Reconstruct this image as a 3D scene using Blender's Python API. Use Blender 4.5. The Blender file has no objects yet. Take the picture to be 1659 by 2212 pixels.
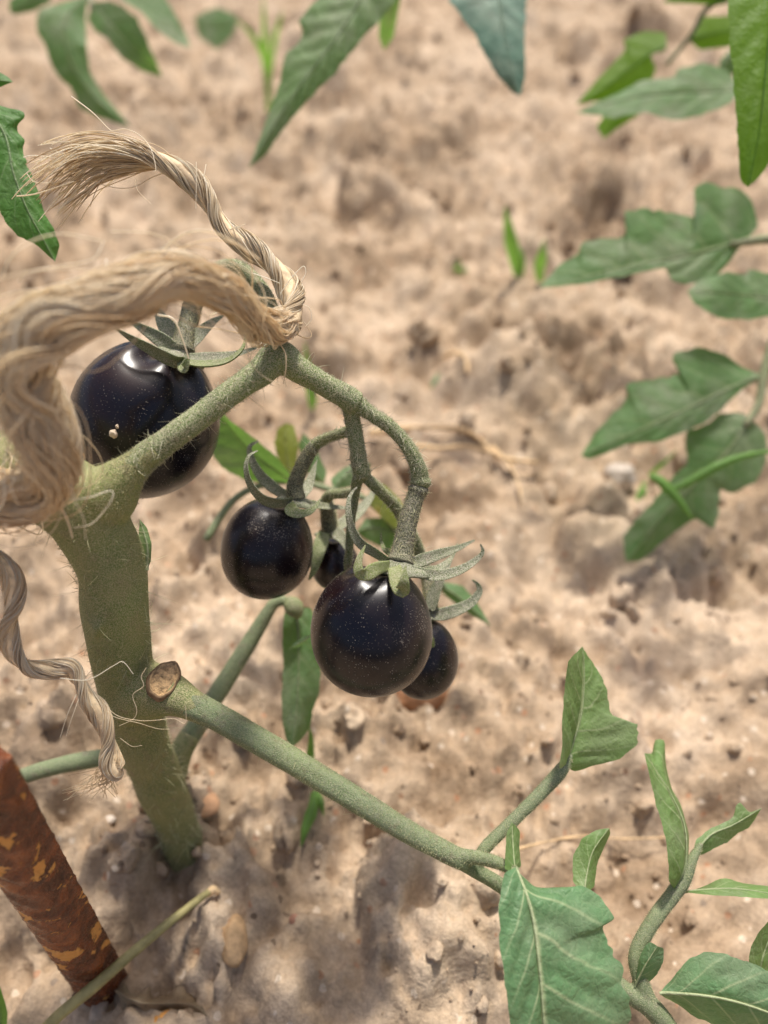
import bpy, bmesh, math, random
import numpy as np

rng = np.random.default_rng(7)
random.seed(7)
scene = bpy.context.scene

# ------------------------------------------------------------------ camera
PITCH = math.radians(37.0)
SLOPE = math.tan(math.radians(6.0))
CAM_H = 0.2413
FPX = 1671.0                      # focal length in units of a 1659 x 2212 frame
camd = bpy.data.cameras.new('camera')
camd.sensor_fit = 'VERTICAL'
camd.sensor_height = 36.0
camd.lens = FPX / 2212.0 * 36.0
camd.clip_start = 0.005
camd.clip_end = 2000
camd.dof.use_dof = True
camd.dof.focus_distance = 0.166
camd.dof.aperture_fstop = camd.lens / 3.2
cam = bpy.data.objects.new('camera', camd)
scene.collection.objects.link(cam)
cam.location = (0, 0, CAM_H)
cam.rotation_euler = (math.pi / 2 - PITCH, 0, 0)
scene.camera = cam

# ------------------------------------------------------------------ sky and sun
SUN_EL, SUN_AZ = math.radians(71), math.radians(12)      # azimuth clockwise from +Y (ahead of the camera)
w = bpy.data.worlds.new('World')
scene.world = w
w.use_nodes = True
nt = w.node_tree
sky = nt.nodes.new('ShaderNodeTexSky')
sky.sky_type = 'NISHITA'
sky.sun_disc = False
sky.sun_elevation = SUN_EL
sky.sun_rotation = SUN_AZ
sky.air_density = 0.8
sky.dust_density = 5.0
nt.nodes['Background'].inputs['Strength'].default_value = 0.12
nt.links.new(sky.outputs[0], nt.nodes['Background'].inputs[0])
sd = bpy.data.lights.new('sun', 'SUN')
sd.energy = 3.7
sd.angle = math.radians(5)
sd.color = (1.0, 0.95, 0.87)
sun = bpy.data.objects.new('sun', sd)
scene.collection.objects.link(sun)
from mathutils import Vector
sdir = Vector((math.sin(SUN_AZ) * math.cos(SUN_EL), math.cos(SUN_AZ) * math.cos(SUN_EL), math.sin(SUN_EL)))
sun.rotation_euler = sdir.to_track_quat('Z', 'Y').to_euler()
scene.view_settings.view_transform = 'Standard'
scene.view_settings.look = 'None'
scene.view_settings.exposure = 0.34
scene.view_settings.gamma = 1.0
scene.view_settings.use_curve_mapping = False
scene.render.engine = 'CYCLES'
scene.cycles.use_denoising = True
scene.cycles.max_bounces = 8

# ------------------------------------------------------------------ helpers
CP, SP = math.cos(PITCH), math.sin(PITCH)
FWD = np.array([0, CP, -SP]); UPV = np.array([0, SP, CP]); RGT = np.array([1.0, 0, 0])
CAM = np.array([0, 0, CAM_H])


def P(x, y, d):
    """world point seen at (x, y) of a 1659 x 2212 frame, d centimetres along the lens axis"""
    d = d / 100.0
    return CAM + d * (FWD + (x - 829.5) / FPX * RGT - (y - 1106) / FPX * UPV)


def PX(wpx, d):
    return wpx * d / 100.0 / FPX


def catmull(pts, n):
    """smooth curve through rows of pts (any number of columns), n samples"""
    pts = np.asarray(pts, float)
    if len(pts) == 2:
        t = np.linspace(0, 1, n)[:, None]
        return pts[0] * (1 - t) + pts[1] * t
    k = len(pts)
    ext = np.vstack([2 * pts[0] - pts[1], pts, 2 * pts[-1] - pts[-2]])
    seg = np.linalg.norm(np.diff(pts[:, :3], axis=0), axis=1) ** 0.5 + 1e-9
    cum = np.concatenate([[0], np.cumsum(seg)])
    u = np.linspace(0, cum[-1], n)
    i = np.clip(np.searchsorted(cum, u, side='right') - 1, 0, k - 2)
    t = ((u - cum[i]) / seg[i])[:, None]
    p0, p1, p2, p3 = ext[i], ext[i + 1], ext[i + 2], ext[i + 3]
    return 0.5 * ((2 * p1) + (-p0 + p2) * t + (2 * p0 - 5 * p1 + 4 * p2 - p3) * t * t + (-p0 + 3 * p1 - 3 * p2 + p3) * t ** 3)


def resample(pts, n):
    pts = np.asarray(pts, float)
    s = np.concatenate([[0], np.cumsum(np.linalg.norm(np.diff(pts[:, :3], axis=0), axis=1))])
    u = np.linspace(0, s[-1], n)
    return np.stack([np.interp(u, s, pts[:, c]) for c in range(pts.shape[1])], 1)


def hash2(ix, iy, seed):
    h = (ix.astype(np.int64) * 374761393 + iy.astype(np.int64) * 668265263 + seed * 1274126177) & 0xffffffff
    h = ((h ^ (h >> 13)) * 1274126177) & 0xffffffff
    h = ((h ^ (h >> 16)) * 2246822519) & 0xffffffff
    return ((h ^ (h >> 15)) & 0xffffff) / float(0xffffff)


def vnoise(x, y, seed=0):
    ix, iy = np.floor(x), np.floor(y)
    fx, fy = x - ix, y - iy
    fx = fx * fx * fx * (fx * (fx * 6 - 15) + 10); fy = fy * fy * fy * (fy * (fy * 6 - 15) + 10)
    a = hash2(ix, iy, seed); b = hash2(ix + 1, iy, seed); c = hash2(ix, iy + 1, seed); d = hash2(ix + 1, iy + 1, seed)
    return (a * (1 - fx) + b * fx) * (1 - fy) + (c * (1 - fx) + d * fx) * fy - 0.5


def fbm(x, y, seed=0, octv=4, gain=0.5):
    s, a = 0, 1.0
    for o in range(octv):
        s = s + a * vnoise(x * 2 ** o + 17.3 * o, y * 2 ** o - 9.1 * o, seed + o)
        a *= gain
    return s


def lumps(x, y, cell, prob, rmin, rmax, seed, flat=0.6):
    """rounded lumps scattered one per cell: height above 0"""
    out = np.zeros_like(x)
    ix, iy = np.floor(x / cell), np.floor(y / cell)
    for dx in (-1, 0, 1):
        for dy in (-1, 0, 1):
            jx, jy = ix + dx, iy + dy
            on = hash2(jx, jy, seed) < prob
            cx = (jx + hash2(jx, jy, seed + 1)) * cell
            cy = (jy + hash2(jx, jy, seed + 2)) * cell
            r = rmin + (rmax - rmin) * hash2(jx, jy, seed + 3) ** 1.6
            an = hash2(jx, jy, seed + 4) * 3.14
            e = 0.65 + 0.35 * hash2(jx, jy, seed + 5)
            px, py = x - cx, y - cy
            qx = px * np.cos(an) + py * np.sin(an)
            qy = (-px * np.sin(an) + py * np.cos(an)) / e
            q = 1 - (qx * qx + qy * qy) / (r * r)
            h = np.where(on & (q > 0), np.sqrt(np.maximum(q, 0)) * r * flat, 0)
            out = np.maximum(out, h)
    return out


COL = scene.collection
BASE = {}


def set_props(o, label=None, cat=None, group=None, kind=None):
    if label: o['label'] = label
    if cat: o['category'] = cat
    if group: o['group'] = group
    if kind: o['kind'] = kind
    return o


def thing(name, label, cat, base, group=None):
    o = bpy.data.objects.new(name, None)
    o.empty_display_size = 0.01
    COL.objects.link(o)
    o.location = base
    BASE[o.name] = np.asarray(base, float)
    return set_props(o, label, cat, group)


def mesh_obj(name, V, F, mat, parent=None, smooth=True, uv=None, rnd=None, mats=None, fmat=None):
    V = np.asarray(V, float)
    base = np.zeros(3)
    if parent is not None:
        base = BASE[parent.name]
    me = bpy.data.meshes.new(name)
    me.from_pydata((V - base).tolist() if not isinstance(V, list) else V, [], [list(f) for f in F])
    if smooth:
        me.polygons.foreach_set('use_smooth', np.ones(len(me.polygons), bool))
    if uv is not None:
        ul = me.uv_layers.new(name='UVMap')
        li = np.empty(len(me.loops), np.int32)
        me.loops.foreach_get('vertex_index', li)
        ul.data.foreach_set('uv', np.asarray(uv, np.float32)[li].ravel())
    if rnd is not None:
        at = me.attributes.new('rnd', 'FLOAT', 'POINT')
        at.data.foreach_set('value', np.asarray(rnd, np.float32))
    if mats:
        for m in mats: me.materials.append(m)
        me.polygons.foreach_set('material_index', np.asarray(fmat, np.int32))
    else:
        me.materials.append(mat)
    me.update()
    o = bpy.data.objects.new(name, me)
    COL.objects.link(o)
    if parent is not None:
        o.parent = parent
    BASE[o.name] = base
    return o


def frames(C, ref=None):
    T = np.gradient(C, axis=0)
    T /= np.linalg.norm(T, axis=1)[:, None] + 1e-12
    a = ref if ref is not None else (np.array([0, 0, 1.0]) if abs(T[0, 2]) < 0.9 else np.array([1.0, 0, 0]))
    N = np.zeros_like(C)
    v = a - T[0] * np.dot(a, T[0]); N[0] = v / np.linalg.norm(v)
    for i in range(1, len(C)):
        v = N[i - 1] - T[i] * np.dot(N[i - 1], T[i])
        N[i] = v / (np.linalg.norm(v) + 1e-12)
    return T, N, np.cross(T, N)


def tube_geo(C, R, seg=16, rough=0.0, seed=0, flat=None, cap=True, ribs=None):
    """swept round section; R radius per ring"""
    n = len(C)
    T, N, B = frames(C)
    th = np.arange(seg) / seg * 2 * math.pi
    rr = np.repeat(np.asarray(R, float)[:, None], seg, 1)
    if rough:
        s = np.concatenate([[0], np.cumsum(np.linalg.norm(np.diff(C, axis=0), axis=1))])
        rm = float(np.mean(R))
        nx = s[:, None] / (rm * 1.6) + 0 * th[None]
        a = np.cos(th)[None] * 1.3 + 0 * nx; b = np.sin(th)[None] * 1.3 + 0 * nx
        rr = rr * (1 + rough * (vnoise(nx + 5 * seed, a * 1.5 + 7.7, seed) + vnoise(nx * 1.1 - 3 * seed, b * 1.5 + 3.1, seed + 5)))
    if ribs:
        rr = rr * (1 + ribs[1] * np.cos(ribs[0] * th))[None]
    V = C[:, None, :] + rr[..., None] * (np.cos(th)[None, :, None] * N[:, None, :] + np.sin(th)[None, :, None] * B[:, None, :])
    V = V.reshape(-1, 3)
    i = np.arange(n - 1)[:, None] * seg; j = np.arange(seg)[None]
    j2 = (j + 1) % seg
    F = np.stack([i + j, i + j2, i + seg + j2, i + seg + j], -1).reshape(-1, 4).tolist()
    if cap:
        V = np.vstack([V, C[0] - T[0] * R[0] * .5, C[-1] + T[-1] * R[-1] * .5])
        a, b = len(V) - 2, len(V) - 1
        for q in range(seg):
            F.append([a, (q + 1) % seg, q])
            F.append([b, (n - 1) * seg + q, (n - 1) * seg + (q + 1) % seg])
    s = np.linspace(0, 1, n)
    return V, F


def join(geos):
    V, F, o = [], [], 0
    for v, f in geos:
        V.append(v)
        F += [[k + o for k in q] for q in f]
        o += len(v)
    return np.vstack(V), F


def path(L, n=None):
    """L rows of (x, y, d cm, width px) -> smooth centre line and radii"""
    A = np.array([np.concatenate([P(x, y, d), [PX(wd, d) / 2]]) for x, y, d, wd in L])
    n = n or max(12, len(L) * 9)
    c = catmull(A, n)
    return c[:, :3], np.maximum(c[:, 3], 1e-5)


def hair_geo(pts, nrm, length, rad, jitter=0.5, curl=0.3, bend=False):
    """thin tapering hairs standing on a surface"""
    n = len(pts)
    nrm = nrm + jitter * rng.normal(size=(n, 3))
    nrm /= np.linalg.norm(nrm, axis=1)[:, None]
    L = length * (0.45 + 0.9 * rng.random(n))[:, None]
    a = np.cross(nrm, np.array([0.3, 0.5, 0.8])); a /= np.linalg.norm(a, axis=1)[:, None] + 1e-9
    b = np.cross(nrm, a)
    side = rng.normal(size=(n, 3)) * curl
    if not bend:
        tip = pts + nrm * L + side * L * .5
        V = np.stack([pts + a * rad, pts - .5 * a * rad + .87 * b * rad, pts - .5 * a * rad - .87 * b * rad, tip], 1).reshape(-1, 3)
        k = np.arange(n)[:, None] * 4
        F = np.concatenate([k + np.array([0, 1, 3]), k + np.array([1, 2, 3]), k + np.array([2, 0, 3])]).tolist()
        return V, F
    rings = []
    steps = 5
    for q in range(steps):
        t = q / (steps - 1)
        c = pts + nrm * L * t + side * L * t * t
        r = rad * (1 - .8 * t)
        rings.append(np.stack([c + a * r, c - .5 * a * r + .87 * b * r, c - .5 * a * r - .87 * b * r], 1))
    V = np.stack(rings, 1).reshape(-1, 3)
    F = []
    k = np.arange(n)[:, None] * 3 * steps
    for q in range(steps - 1):
        for e in range(3):
            e2 = (e + 1) % 3
            F.append(k + np.array([q * 3 + e, q * 3 + e2, (q + 1) * 3 + e2, (q + 1) * 3 + e]))
    return V, np.concatenate(F).tolist()


def tube_samples(C, R, n, lo=0.02, hi=0.98):
    T, N, B = frames(C)
    s = np.concatenate([[0], np.cumsum(np.linalg.norm(np.diff(C, axis=0), axis=1))]); s /= s[-1]
    u = lo + (hi - lo) * rng.random(n)
    th = rng.random(n) * 2 * math.pi
    it = lambda A: np.stack([np.interp(u, s, A[:, c]) for c in range(3)], 1)
    c, nn, bb = it(C), it(N), it(B)
    r = np.interp(u, s, R)
    d = np.cos(th)[:, None] * nn + np.sin(th)[:, None] * bb
    d /= np.linalg.norm(d, axis=1)[:, None]
    return c + d * r[:, None] * 0.985, d


# ------------------------------------------------------------------ materials
def newmat(name):
    m = bpy.data.materials.new(name)
    m.use_nodes = True
    n = m.node_tree.nodes
    return m, n, m.node_tree.links, n['Principled BSDF']


def nd(n, t, **kw):
    o = n.new(t)
    for k, v in kw.items():
        setattr(o, k, v)
    return o


def ramp(n, stops, interp='LINEAR'):
    r = n.new('ShaderNodeValToRGB')
    r.color_ramp.interpolation = interp
    e = r.color_ramp.elements
    while len(e) < len(stops): e.new(0.5)
    for q, (p, c) in zip(e, stops):
        q.position = p
        q.color = (c, c, c, 1) if isinstance(c, (int, float)) else (*c, 1)
    return r


def noise(n, l, scale, detail=4, rough=0.55, vec=None, dist=0.0):
    o = n.new('ShaderNodeTexNoise')
    o.inputs['Scale'].default_value = scale
    o.inputs['Detail'].default_value = detail
    o.inputs['Roughness'].default_value = rough
    o.inputs['Distortion'].default_value = dist
    if vec is not None: l.new(vec, o.inputs['Vector'])
    return o


def mixc(n, l, fac, a, b):
    m = n.new('ShaderNodeMix'); m.data_type = 'RGBA'
    for sock, v in ((0, fac), (6, a), (7, b)):
        if isinstance(v, (tuple, list)): m.inputs[sock].default_value = (*v, 1)
        elif isinstance(v, (int, float)): m.inputs[sock].default_value = v
        else: l.new(v, m.inputs[sock])
    return m.outputs[2]


def math_(n, l, op, a, b=None, c=None):
    m = n.new('ShaderNodeMath'); m.operation = op
    for i, v in enumerate((a, b, c)):
        if v is None: continue
        if isinstance(v, (int, float)): m.inputs[i].default_value = v
        else: l.new(v, m.inputs[i])
    return m.outputs[0]


def bump(n, l, h, strength, dist, prev=None):
    b = n.new('ShaderNodeBump')
    b.inputs['Strength'].default_value = strength
    b.inputs['Distance'].default_value = dist
    l.new(h, b.inputs['Height'])
    if prev is not None: l.new(prev, b.inputs['Normal'])
    return b.outputs['Normal']


def soil_mat(name='soil', light=(0.55, 0.425, 0.305), mid=(0.385, 0.282, 0.187), dark=(0.18, 0.118, 0.070)):
    m, n, l, b = newmat(name)
    tc = nd(n, 'ShaderNodeNewGeometry').outputs['Position']
    n1 = noise(n, l, 14, 6, .6, tc, .3)
    n2 = noise(n, l, 90, 5, .65, tc)
    n3 = noise(n, l, 900, 4, .7, tc)
    c = ramp(n, [(.33, dark), (.46, mid), (.60, light)])
    f = math_(n, l, 'ADD', math_(n, l, 'MULTIPLY', n1.outputs[0], .68), math_(n, l, 'MULTIPLY', n2.outputs[0], .32))
    l.new(f, c.inputs[0])
    # pale and reddish grains
    v = n.new('ShaderNodeTexVoronoi'); v.inputs['Scale'].default_value = 260
    l.new(tc, v.inputs['Vector'])
    g = math_(n, l, 'LESS_THAN', v.outputs['Distance'], .30)
    sel = nd(n, 'ShaderNodeSeparateColor'); l.new(v.outputs['Color'], sel.inputs[0])
    pale = math_(n, l, 'MULTIPLY', g, math_(n, l, 'GREATER_THAN', sel.outputs[0], .86))
    red = math_(n, l, 'MULTIPLY', g, math_(n, l, 'GREATER_THAN', sel.outputs[1], .92))
    drk = math_(n, l, 'MULTIPLY', g, math_(n, l, 'GREATER_THAN', sel.outputs[2], .965))
    col = mixc(n, l, math_(n, l, 'MULTIPLY', pale, .7), c.outputs[0], (.66, .55, .43))
    col = mixc(n, l, math_(n, l, 'MULTIPLY', red, .7), col, (.40, .20, .11))
    col = mixc(n, l, math_(n, l, 'MULTIPLY', drk, .7), col, (.12, .08, .055))
    spk = ramp(n, [(.40, .72), (.62, 1.12)]); l.new(n3.outputs[0], spk.inputs[0])
    mm = n.new('ShaderNodeMix'); mm.data_type = 'RGBA'; mm.blend_type = 'MULTIPLY'; mm.inputs[0].default_value = .6
    l.new(col, mm.inputs[6]); l.new(spk.outputs[0], mm.inputs[7])
    l.new(mm.outputs[2], b.inputs['Base Color'])
    b.inputs['Roughness'].default_value = .95
    b.inputs['Specular IOR Level'].default_value = .15
    nn = bump(n, l, n2.outputs[0], .6, .004)
    nn = bump(n, l, n3.outputs[0], .5, .0008, nn)
    l.new(nn, b.inputs['Normal'])
    return m


def stem_mat(name, green=(0.17, 0.22, 0.075), dust=(0.46, 0.43, 0.29), amount=.5, tan=.0, soft=0.0):
    m, n, l, b = newmat(name)
    tc = nd(n, 'ShaderNodeNewGeometry')
    pos = tc.outputs['Position']
    n0 = noise(n, l, 120, 3, .5, pos)
    n1 = noise(n, l, 4300, 2, .7, pos)
    n2 = noise(n, l, 330, 4, .6, pos)
    g = mixc(n, l, ramp_fac(n, l, n0, .35, .65), tuple(c * .72 for c in green), green)
    g = mixc(n, l, math_(n, l, 'MULTIPLY', ramp_fac(n, l, n2, .54, .70), .6), g, (.15, .10, .075))
    nL = noise(n, l, 38, 3, .5, pos)
    g = mixc(n, l, math_(n, l, 'MULTIPLY', ramp_fac(n, l, nL, .50, .64), .45), g, tuple(c * q for c, q in zip(green, (1.5, 1.35, 1.2))))
    # settled dust: more of it on faces that look up
    sx = nd(n, 'ShaderNodeSeparateXYZ'); l.new(tc.outputs['Normal'], sx.inputs[0])
    up = ramp(n, [(.30, 0.0), (.95, 1.0)])
    l.new(math_(n, l, 'MULTIPLY_ADD', sx.outputs[2], .5, .5), up.inputs[0])
    sp = ramp_fac(n, l, n1, .47 - .08 * amount - soft, .62 - .08 * amount + soft)
    f = math_(n, l, 'MULTIPLY', sp, math_(n, l, 'MULTIPLY_ADD', up.outputs[0], .55 * amount + .1, .30 + .35 * amount))
    col = mixc(n, l, f, g, dust)
    if tan:
        col = mixc(n, l, math_(n, l, 'MULTIPLY', ramp_fac(n, l, n0, .42, .62), tan), col, (.34, .26, .14))
    l.new(col, b.inputs['Base Color'])
    b.inputs['Roughness'].default_value = .62
    b.inputs['Specular IOR Level'].default_value = .3
    b.inputs['Subsurface Weight'].default_value = .12
    b.inputs['Subsurface Radius'].default_value = (.6, 1, .3)
    b.inputs['Subsurface Scale'].default_value = .0012
    nn = bump(n, l, n1.outputs[0], .7, .0004)
    nn = bump(n, l, n2.outputs[0], .4, .0008, nn)
    l.new(nn, b.inputs['Normal'])
    return m


def ramp_fac(n, l, src, lo, hi):
    r = ramp(n, [(lo, 0.0), (hi, 1.0)])
    l.new(src.outputs[0] if hasattr(src, 'outputs') else src, r.inputs[0])
    return r.outputs[0]


def leaf_mat(name, col, trans, vein=(.30, .36, .16), dust=.35, nv=7.0, tw=.35, rough=.55, spots=0.0):
    """UV: u along the midrib, v = 0..1 across (0.5 is the midrib)"""
    m, n, l, b = newmat(name)
    uv = nd(n, 'ShaderNodeUVMap', uv_map='UVMap')
    s = nd(n, 'ShaderNodeSeparateXYZ'); l.new(uv.outputs[0], s.inputs[0])
    geo = nd(n, 'ShaderNodeNewGeometry'); pos = geo.outputs['Position']
    av = math_(n, l, 'ABSOLUTE', math_(n, l, 'MULTIPLY_ADD', s.outputs[1], 2, -1))
    wob = noise(n, l, 90, 2, .5, pos)
    ph = math_(n, l, 'MULTIPLY_ADD', s.outputs[0], nv, math_(n, l, 'MULTIPLY', av, -1.5))
    ph = math_(n, l, 'ADD', ph, math_(n, l, 'MULTIPLY', wob.outputs[0], .25))
    tri = math_(n, l, 'ABSOLUTE', math_(n, l, 'SUBTRACT', math_(n, l, 'FRACT', ph), .5))
    side = ramp_fac(n, l, tri, .055, .0)
    r = n.new('ShaderNodeMapRange'); r.inputs[1].default_value = .012; r.inputs[2].default_value = .075
    r.inputs[3].default_value = 1; r.inputs[4].default_value = 0
    l.new(tri, r.inputs[0])
    r2 = n.new('ShaderNodeMapRange'); r2.inputs[1].default_value = .012; r2.inputs[2].default_value = .06
    r2.inputs[3].default_value = 1; r2.inputs[4].default_value = 0
    l.new(av, r2.inputs[0])
    fade = math_(n, l, 'MULTIPLY', r.outputs[0], math_(n, l, 'SUBTRACT', 1, math_(n, l, 'MULTIPLY', av, .75)))
    vo = n.new('ShaderNodeTexVoronoi'); vo.feature = 'DISTANCE_TO_EDGE'; vo.inputs['Scale'].default_value = 420
    wv = nd(n, 'ShaderNodeVectorMath', operation='MULTIPLY_ADD'); wn = noise(n, l, 300, 2, .5, pos)
    l.new(wn.outputs[1], wv.inputs[0]); wv.inputs[1].default_value = (.004, .004, .004); l.new(pos, wv.inputs[2])
    l.new(wv.outputs[0], vo.inputs['Vector'])
    net = n.new('ShaderNodeMapRange'); net.inputs[1].default_value = .0; net.inputs[2].default_value = .10
    net.inputs[3].default_value = .10; net.inputs[4].default_value = 0
    l.new(vo.outputs['Distance'], net.inputs[0])
    veins = math_(n, l, 'MAXIMUM', math_(n, l, 'MULTIPLY', fade, .75), r2.outputs[0])
    veins = math_(n, l, 'MAXIMUM', veins, net.outputs[0])
    n1 = noise(n, l, 160, 4, .6, pos)
    n2 = noise(n, l, 2200, 2, .6, pos)
    n3 = noise(n, l, 60, 3, .55, pos)
    c = mixc(n, l, ramp_fac(n, l, n1, .35, .68), tuple(q * .74 for q in col), tuple(q * 1.15 for q in col))
    c = mixc(n, l, veins, c, vein)
    d = math_(n, l, 'MULTIPLY', ramp_fac(n, l, n3, .44, .66), dust)
    d = math_(n, l, 'ADD', d, math_(n, l, 'MULTIPLY', ramp_fac(n, l, n2, .58, .72), dust * .6))
    c = mixc(n, l, d, c, (.44, .43, .32))
    if spots:
        c = mixc(n, l, math_(n, l, 'MULTIPLY', ramp_fac(n, l, n3, .55, .62), spots), c, (.42, .24, .03))
    l.new(c, b.inputs['Base Color'])
    b.inputs['Roughness'].default_value = rough
    b.inputs['Specular IOR Level'].default_value = .35
    nn = bump(n, l, n1.outputs[0], .5, .0014)
    nn = bump(n, l, vo.outputs['Distance'], .5, .0006, nn)
    nn = bump(n, l, n2.outputs[0], .4, .0002, nn)
    l.new(nn, b.inputs['Normal'])
    t = n.new('ShaderNodeBsdfTranslucent')
    tcol = mixc(n, l, veins, trans, tuple(q * .8 for q in trans))
    l.new(mixc(n, l, math_(n, l, 'MULTIPLY', d, .6), tcol, (.12, .13, .05)), t.inputs['Color'])
    l.new(nn, t.inputs['Normal'])
    mx = n.new('ShaderNodeMixShader'); mx.inputs[0].default_value = tw
    l.new(b.outputs[0], mx.inputs[1]); l.new(t.outputs[0], mx.inputs[2])
    l.new(mx.outputs[0], n['Material Output'].inputs[0])
    return m


def skin_mat():
    m, n, l, b = newmat('black_tomato_skin')
    tc = nd(n, 'ShaderNodeTexCoord').outputs['Object']
    pos = nd(n, 'ShaderNodeNewGeometry').outputs['Position']
    n0 = noise(n, l, 70, 3, .5, pos)
    base = mixc(n, l, ramp_fac(n, l, n0, .42, .70), (.0035, .0028, .006), (.016, .0055, .005))
    def dots(scale, r, cut):
        v = n.new('ShaderNodeTexVoronoi'); v.inputs['Scale'].default_value = scale
        l.new(pos, v.inputs['Vector'])
        sc = nd(n, 'ShaderNodeSeparateColor'); l.new(v.outputs['Color'], sc.inputs[0])
        return math_(n, l, 'MULTIPLY', math_(n, l, 'LESS_THAN', v.outputs['Distance'], math_(n, l, 'MULTIPLY', sc.outputs[1], r)),
                     math_(n, l, 'GREATER_THAN', sc.outputs[0], cut))
    f = math_(n, l, 'MAXIMUM', dots(1750, .24, .25), dots(1000, .16, .5))
    n1 = noise(n, l, 55, 3, .5, pos)
    film = math_(n, l, 'MULTIPLY', ramp_fac(n, l, n1, .50, .72), .03)
    n2 = noise(n, l, 2600, 2, .6, pos)
    patch = math_(n, l, 'MULTIPLY', ramp_fac(n, l, n1, .60, .70), ramp_fac(n, l, n2, .58, .66))
    f = math_(n, l, 'MULTIPLY', f, math_(n, l, 'MULTIPLY_ADD', ramp_fac(n, l, noise(n, l, 130, 3, .6, pos), .40, .62), .85, .15))
    f = math_(n, l, 'MAXIMUM', math_(n, l, 'MULTIPLY', f, .42), math_(n, l, 'MULTIPLY', patch, .5))
    col = mixc(n, l, film, base, (.30, .27, .24))
    col = mixc(n, l, f, col, (.46, .40, .32))
    l.new(col, b.inputs['Base Color'])
    rr = math_(n, l, 'MULTIPLY_ADD', n1.outputs[0], .30, .13)
    rr = math_(n, l, 'MULTIPLY_ADD', f, .4, rr)
    l.new(rr, b.inputs['Roughness'])
    b.inputs['Specular IOR Level'].default_value = .42
    b.inputs['Sheen Weight'].default_value = .03
    b.inputs['Sheen Roughness'].default_value = .4
    nn = bump(n, l, f, .25, .0001)
    l.new(nn, b.inputs['Normal'])
    return m


def fibre_mat(name, a, bcol, c, tw=.25):
    m, n, l, b = newmat(name)
    at = nd(n, 'ShaderNodeAttribute', attribute_name='rnd')
    r = ramp(n, [(0, a), (.5, bcol), (1, c)])
    l.new(at.outputs['Fac'], r.inputs[0])
    l.new(r.outputs[0], b.inputs['Base Color'])
    b.inputs['Roughness'].default_value = .30
    b.inputs['Specular IOR Level'].default_value = .55
    t = n.new('ShaderNodeBsdfTranslucent'); l.new(r.outputs[0], t.inputs['Color'])
    mx = n.new('ShaderNodeMixShader'); mx.inputs[0].default_value = tw
    l.new(b.outputs[0], mx.inputs[1]); l.new(t.outputs[0], mx.inputs[2])
    l.new(mx.outputs[0], n['Material Output'].inputs[0])
    return m


def plain_mat(name, col, rough=.7, var=.25, scale=200, tw=0.0, bumpd=.0005, trans=None):
    m, n, l, b = newmat(name)
    pos = nd(n, 'ShaderNodeNewGeometry').outputs['Position']
    n1 = noise(n, l, scale, 4, .6, pos)
    c = mixc(n, l, ramp_fac(n, l, n1, .32, .68), tuple(q * (1 - var) for q in col), tuple(min(1, q * (1 + var)) for q in col))
    l.new(c, b.inputs['Base Color'])
    b.inputs['Roughness'].default_value = rough
    b.inputs['Specular IOR Level'].default_value = .3
    l.new(bump(n, l, n1.outputs[0], .5, bumpd), b.inputs['Normal'])
    if tw:
        t = n.new('ShaderNodeBsdfTranslucent'); t.inputs[0].default_value = (*(trans or col), 1)
        mx = n.new('ShaderNodeMixShader'); mx.inputs[0].default_value = tw
        l.new(b.outputs[0], mx.inputs[1]); l.new(t.outputs[0], mx.inputs[2])
        l.new(mx.outputs[0], n['Material Output'].inputs[0])
    return m


def rust_mat():
    m, n, l, b = newmat('rusted_steel')
    pos = nd(n, 'ShaderNodeNewGeometry').outputs['Position']
    n1 = noise(n, l, 170, 6, .65, pos, .6)
    n2 = noise(n, l, 900, 4, .7, pos)
    n3 = noise(n, l, 135, 6, .58, pos, .35)
    r = ramp(n, [(.28, (.028, .009, .006)), (.46, (.11, .030, .011)), (.60, (.24, .068, .020)), (.78, (.38, .14, .04))])
    l.new(n1.outputs[0], r.inputs[0])
    sp = ramp_fac(n, l, n2, .40, .72)
    c = mixc(n, l, math_(n, l, 'MULTIPLY', sp, .35), r.outputs[0], (.17, .075, .035))
    fl = n.new('ShaderNodeMapRange'); fl.inputs[1].default_value = .572; fl.inputs[2].default_value = .584
    l.new(n3.outputs[0], fl.inputs[0])
    c = mixc(n, l, fl.outputs[0], c, mixc(n, l, sp, (.60, .27, .06), (.74, .38, .10)))
    l.new(c, b.inputs['Base Color'])
    l.new(math_(n, l, 'MULTIPLY_ADD', fl.outputs[0], .25, math_(n, l, 'MULTIPLY_ADD', n2.outputs[0], .35, .08)), b.inputs['Roughness'])
    b.inputs['Specular IOR Level'].default_value = .45
    nn = bump(n, l, n1.outputs[0], .7, .0022)
    nn = bump(n, l, n2.outputs[0], .6, .0005, nn)
    nn = bump(n, l, fl.outputs[0], .8, .0004, nn)
    l.new(nn, b.inputs['Normal'])
    return m


M_SOIL = soil_mat()
M_STEM = stem_mat('dusty_green_stem', amount=.55)
M_TRUNK = stem_mat('hairy_main_stem', green=(.14, .205, .05), dust=(.48, .43, .24), amount=.55, tan=.28)
M_BRANCH = stem_mat('smooth_leaf_stalk', green=(.16, .22, .09), dust=(.42, .41, .29), amount=.3, soft=.08)
M_TRUSS = stem_mat('dusty_fruit_stalk', green=(.10, .165, .03), dust=(.56, .52, .36), amount=.5)
M_PEDI = stem_mat('grey_dusty_pedicel', green=(.065, .075, .038), dust=(.46, .42, .30), amount=.4)
M_CALYX = stem_mat('grey_dusty_calyx', green=(.10, .135, .045), dust=(.52, .49, .39), amount=.55, soft=.05)
M_SEPGR = stem_mat('green_sepal', green=(.17, .22, .06), dust=(.45, .43, .30), amount=.4)
M_SKIN = skin_mat()
M_HAIR = plain_mat('plant_hair', (.62, .60, .44), .5, .15, 300, .4)
M_HAIRT = plain_mat('stem_fuzz', (.60, .58, .36), .6, .25, 300, .4)
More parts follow.
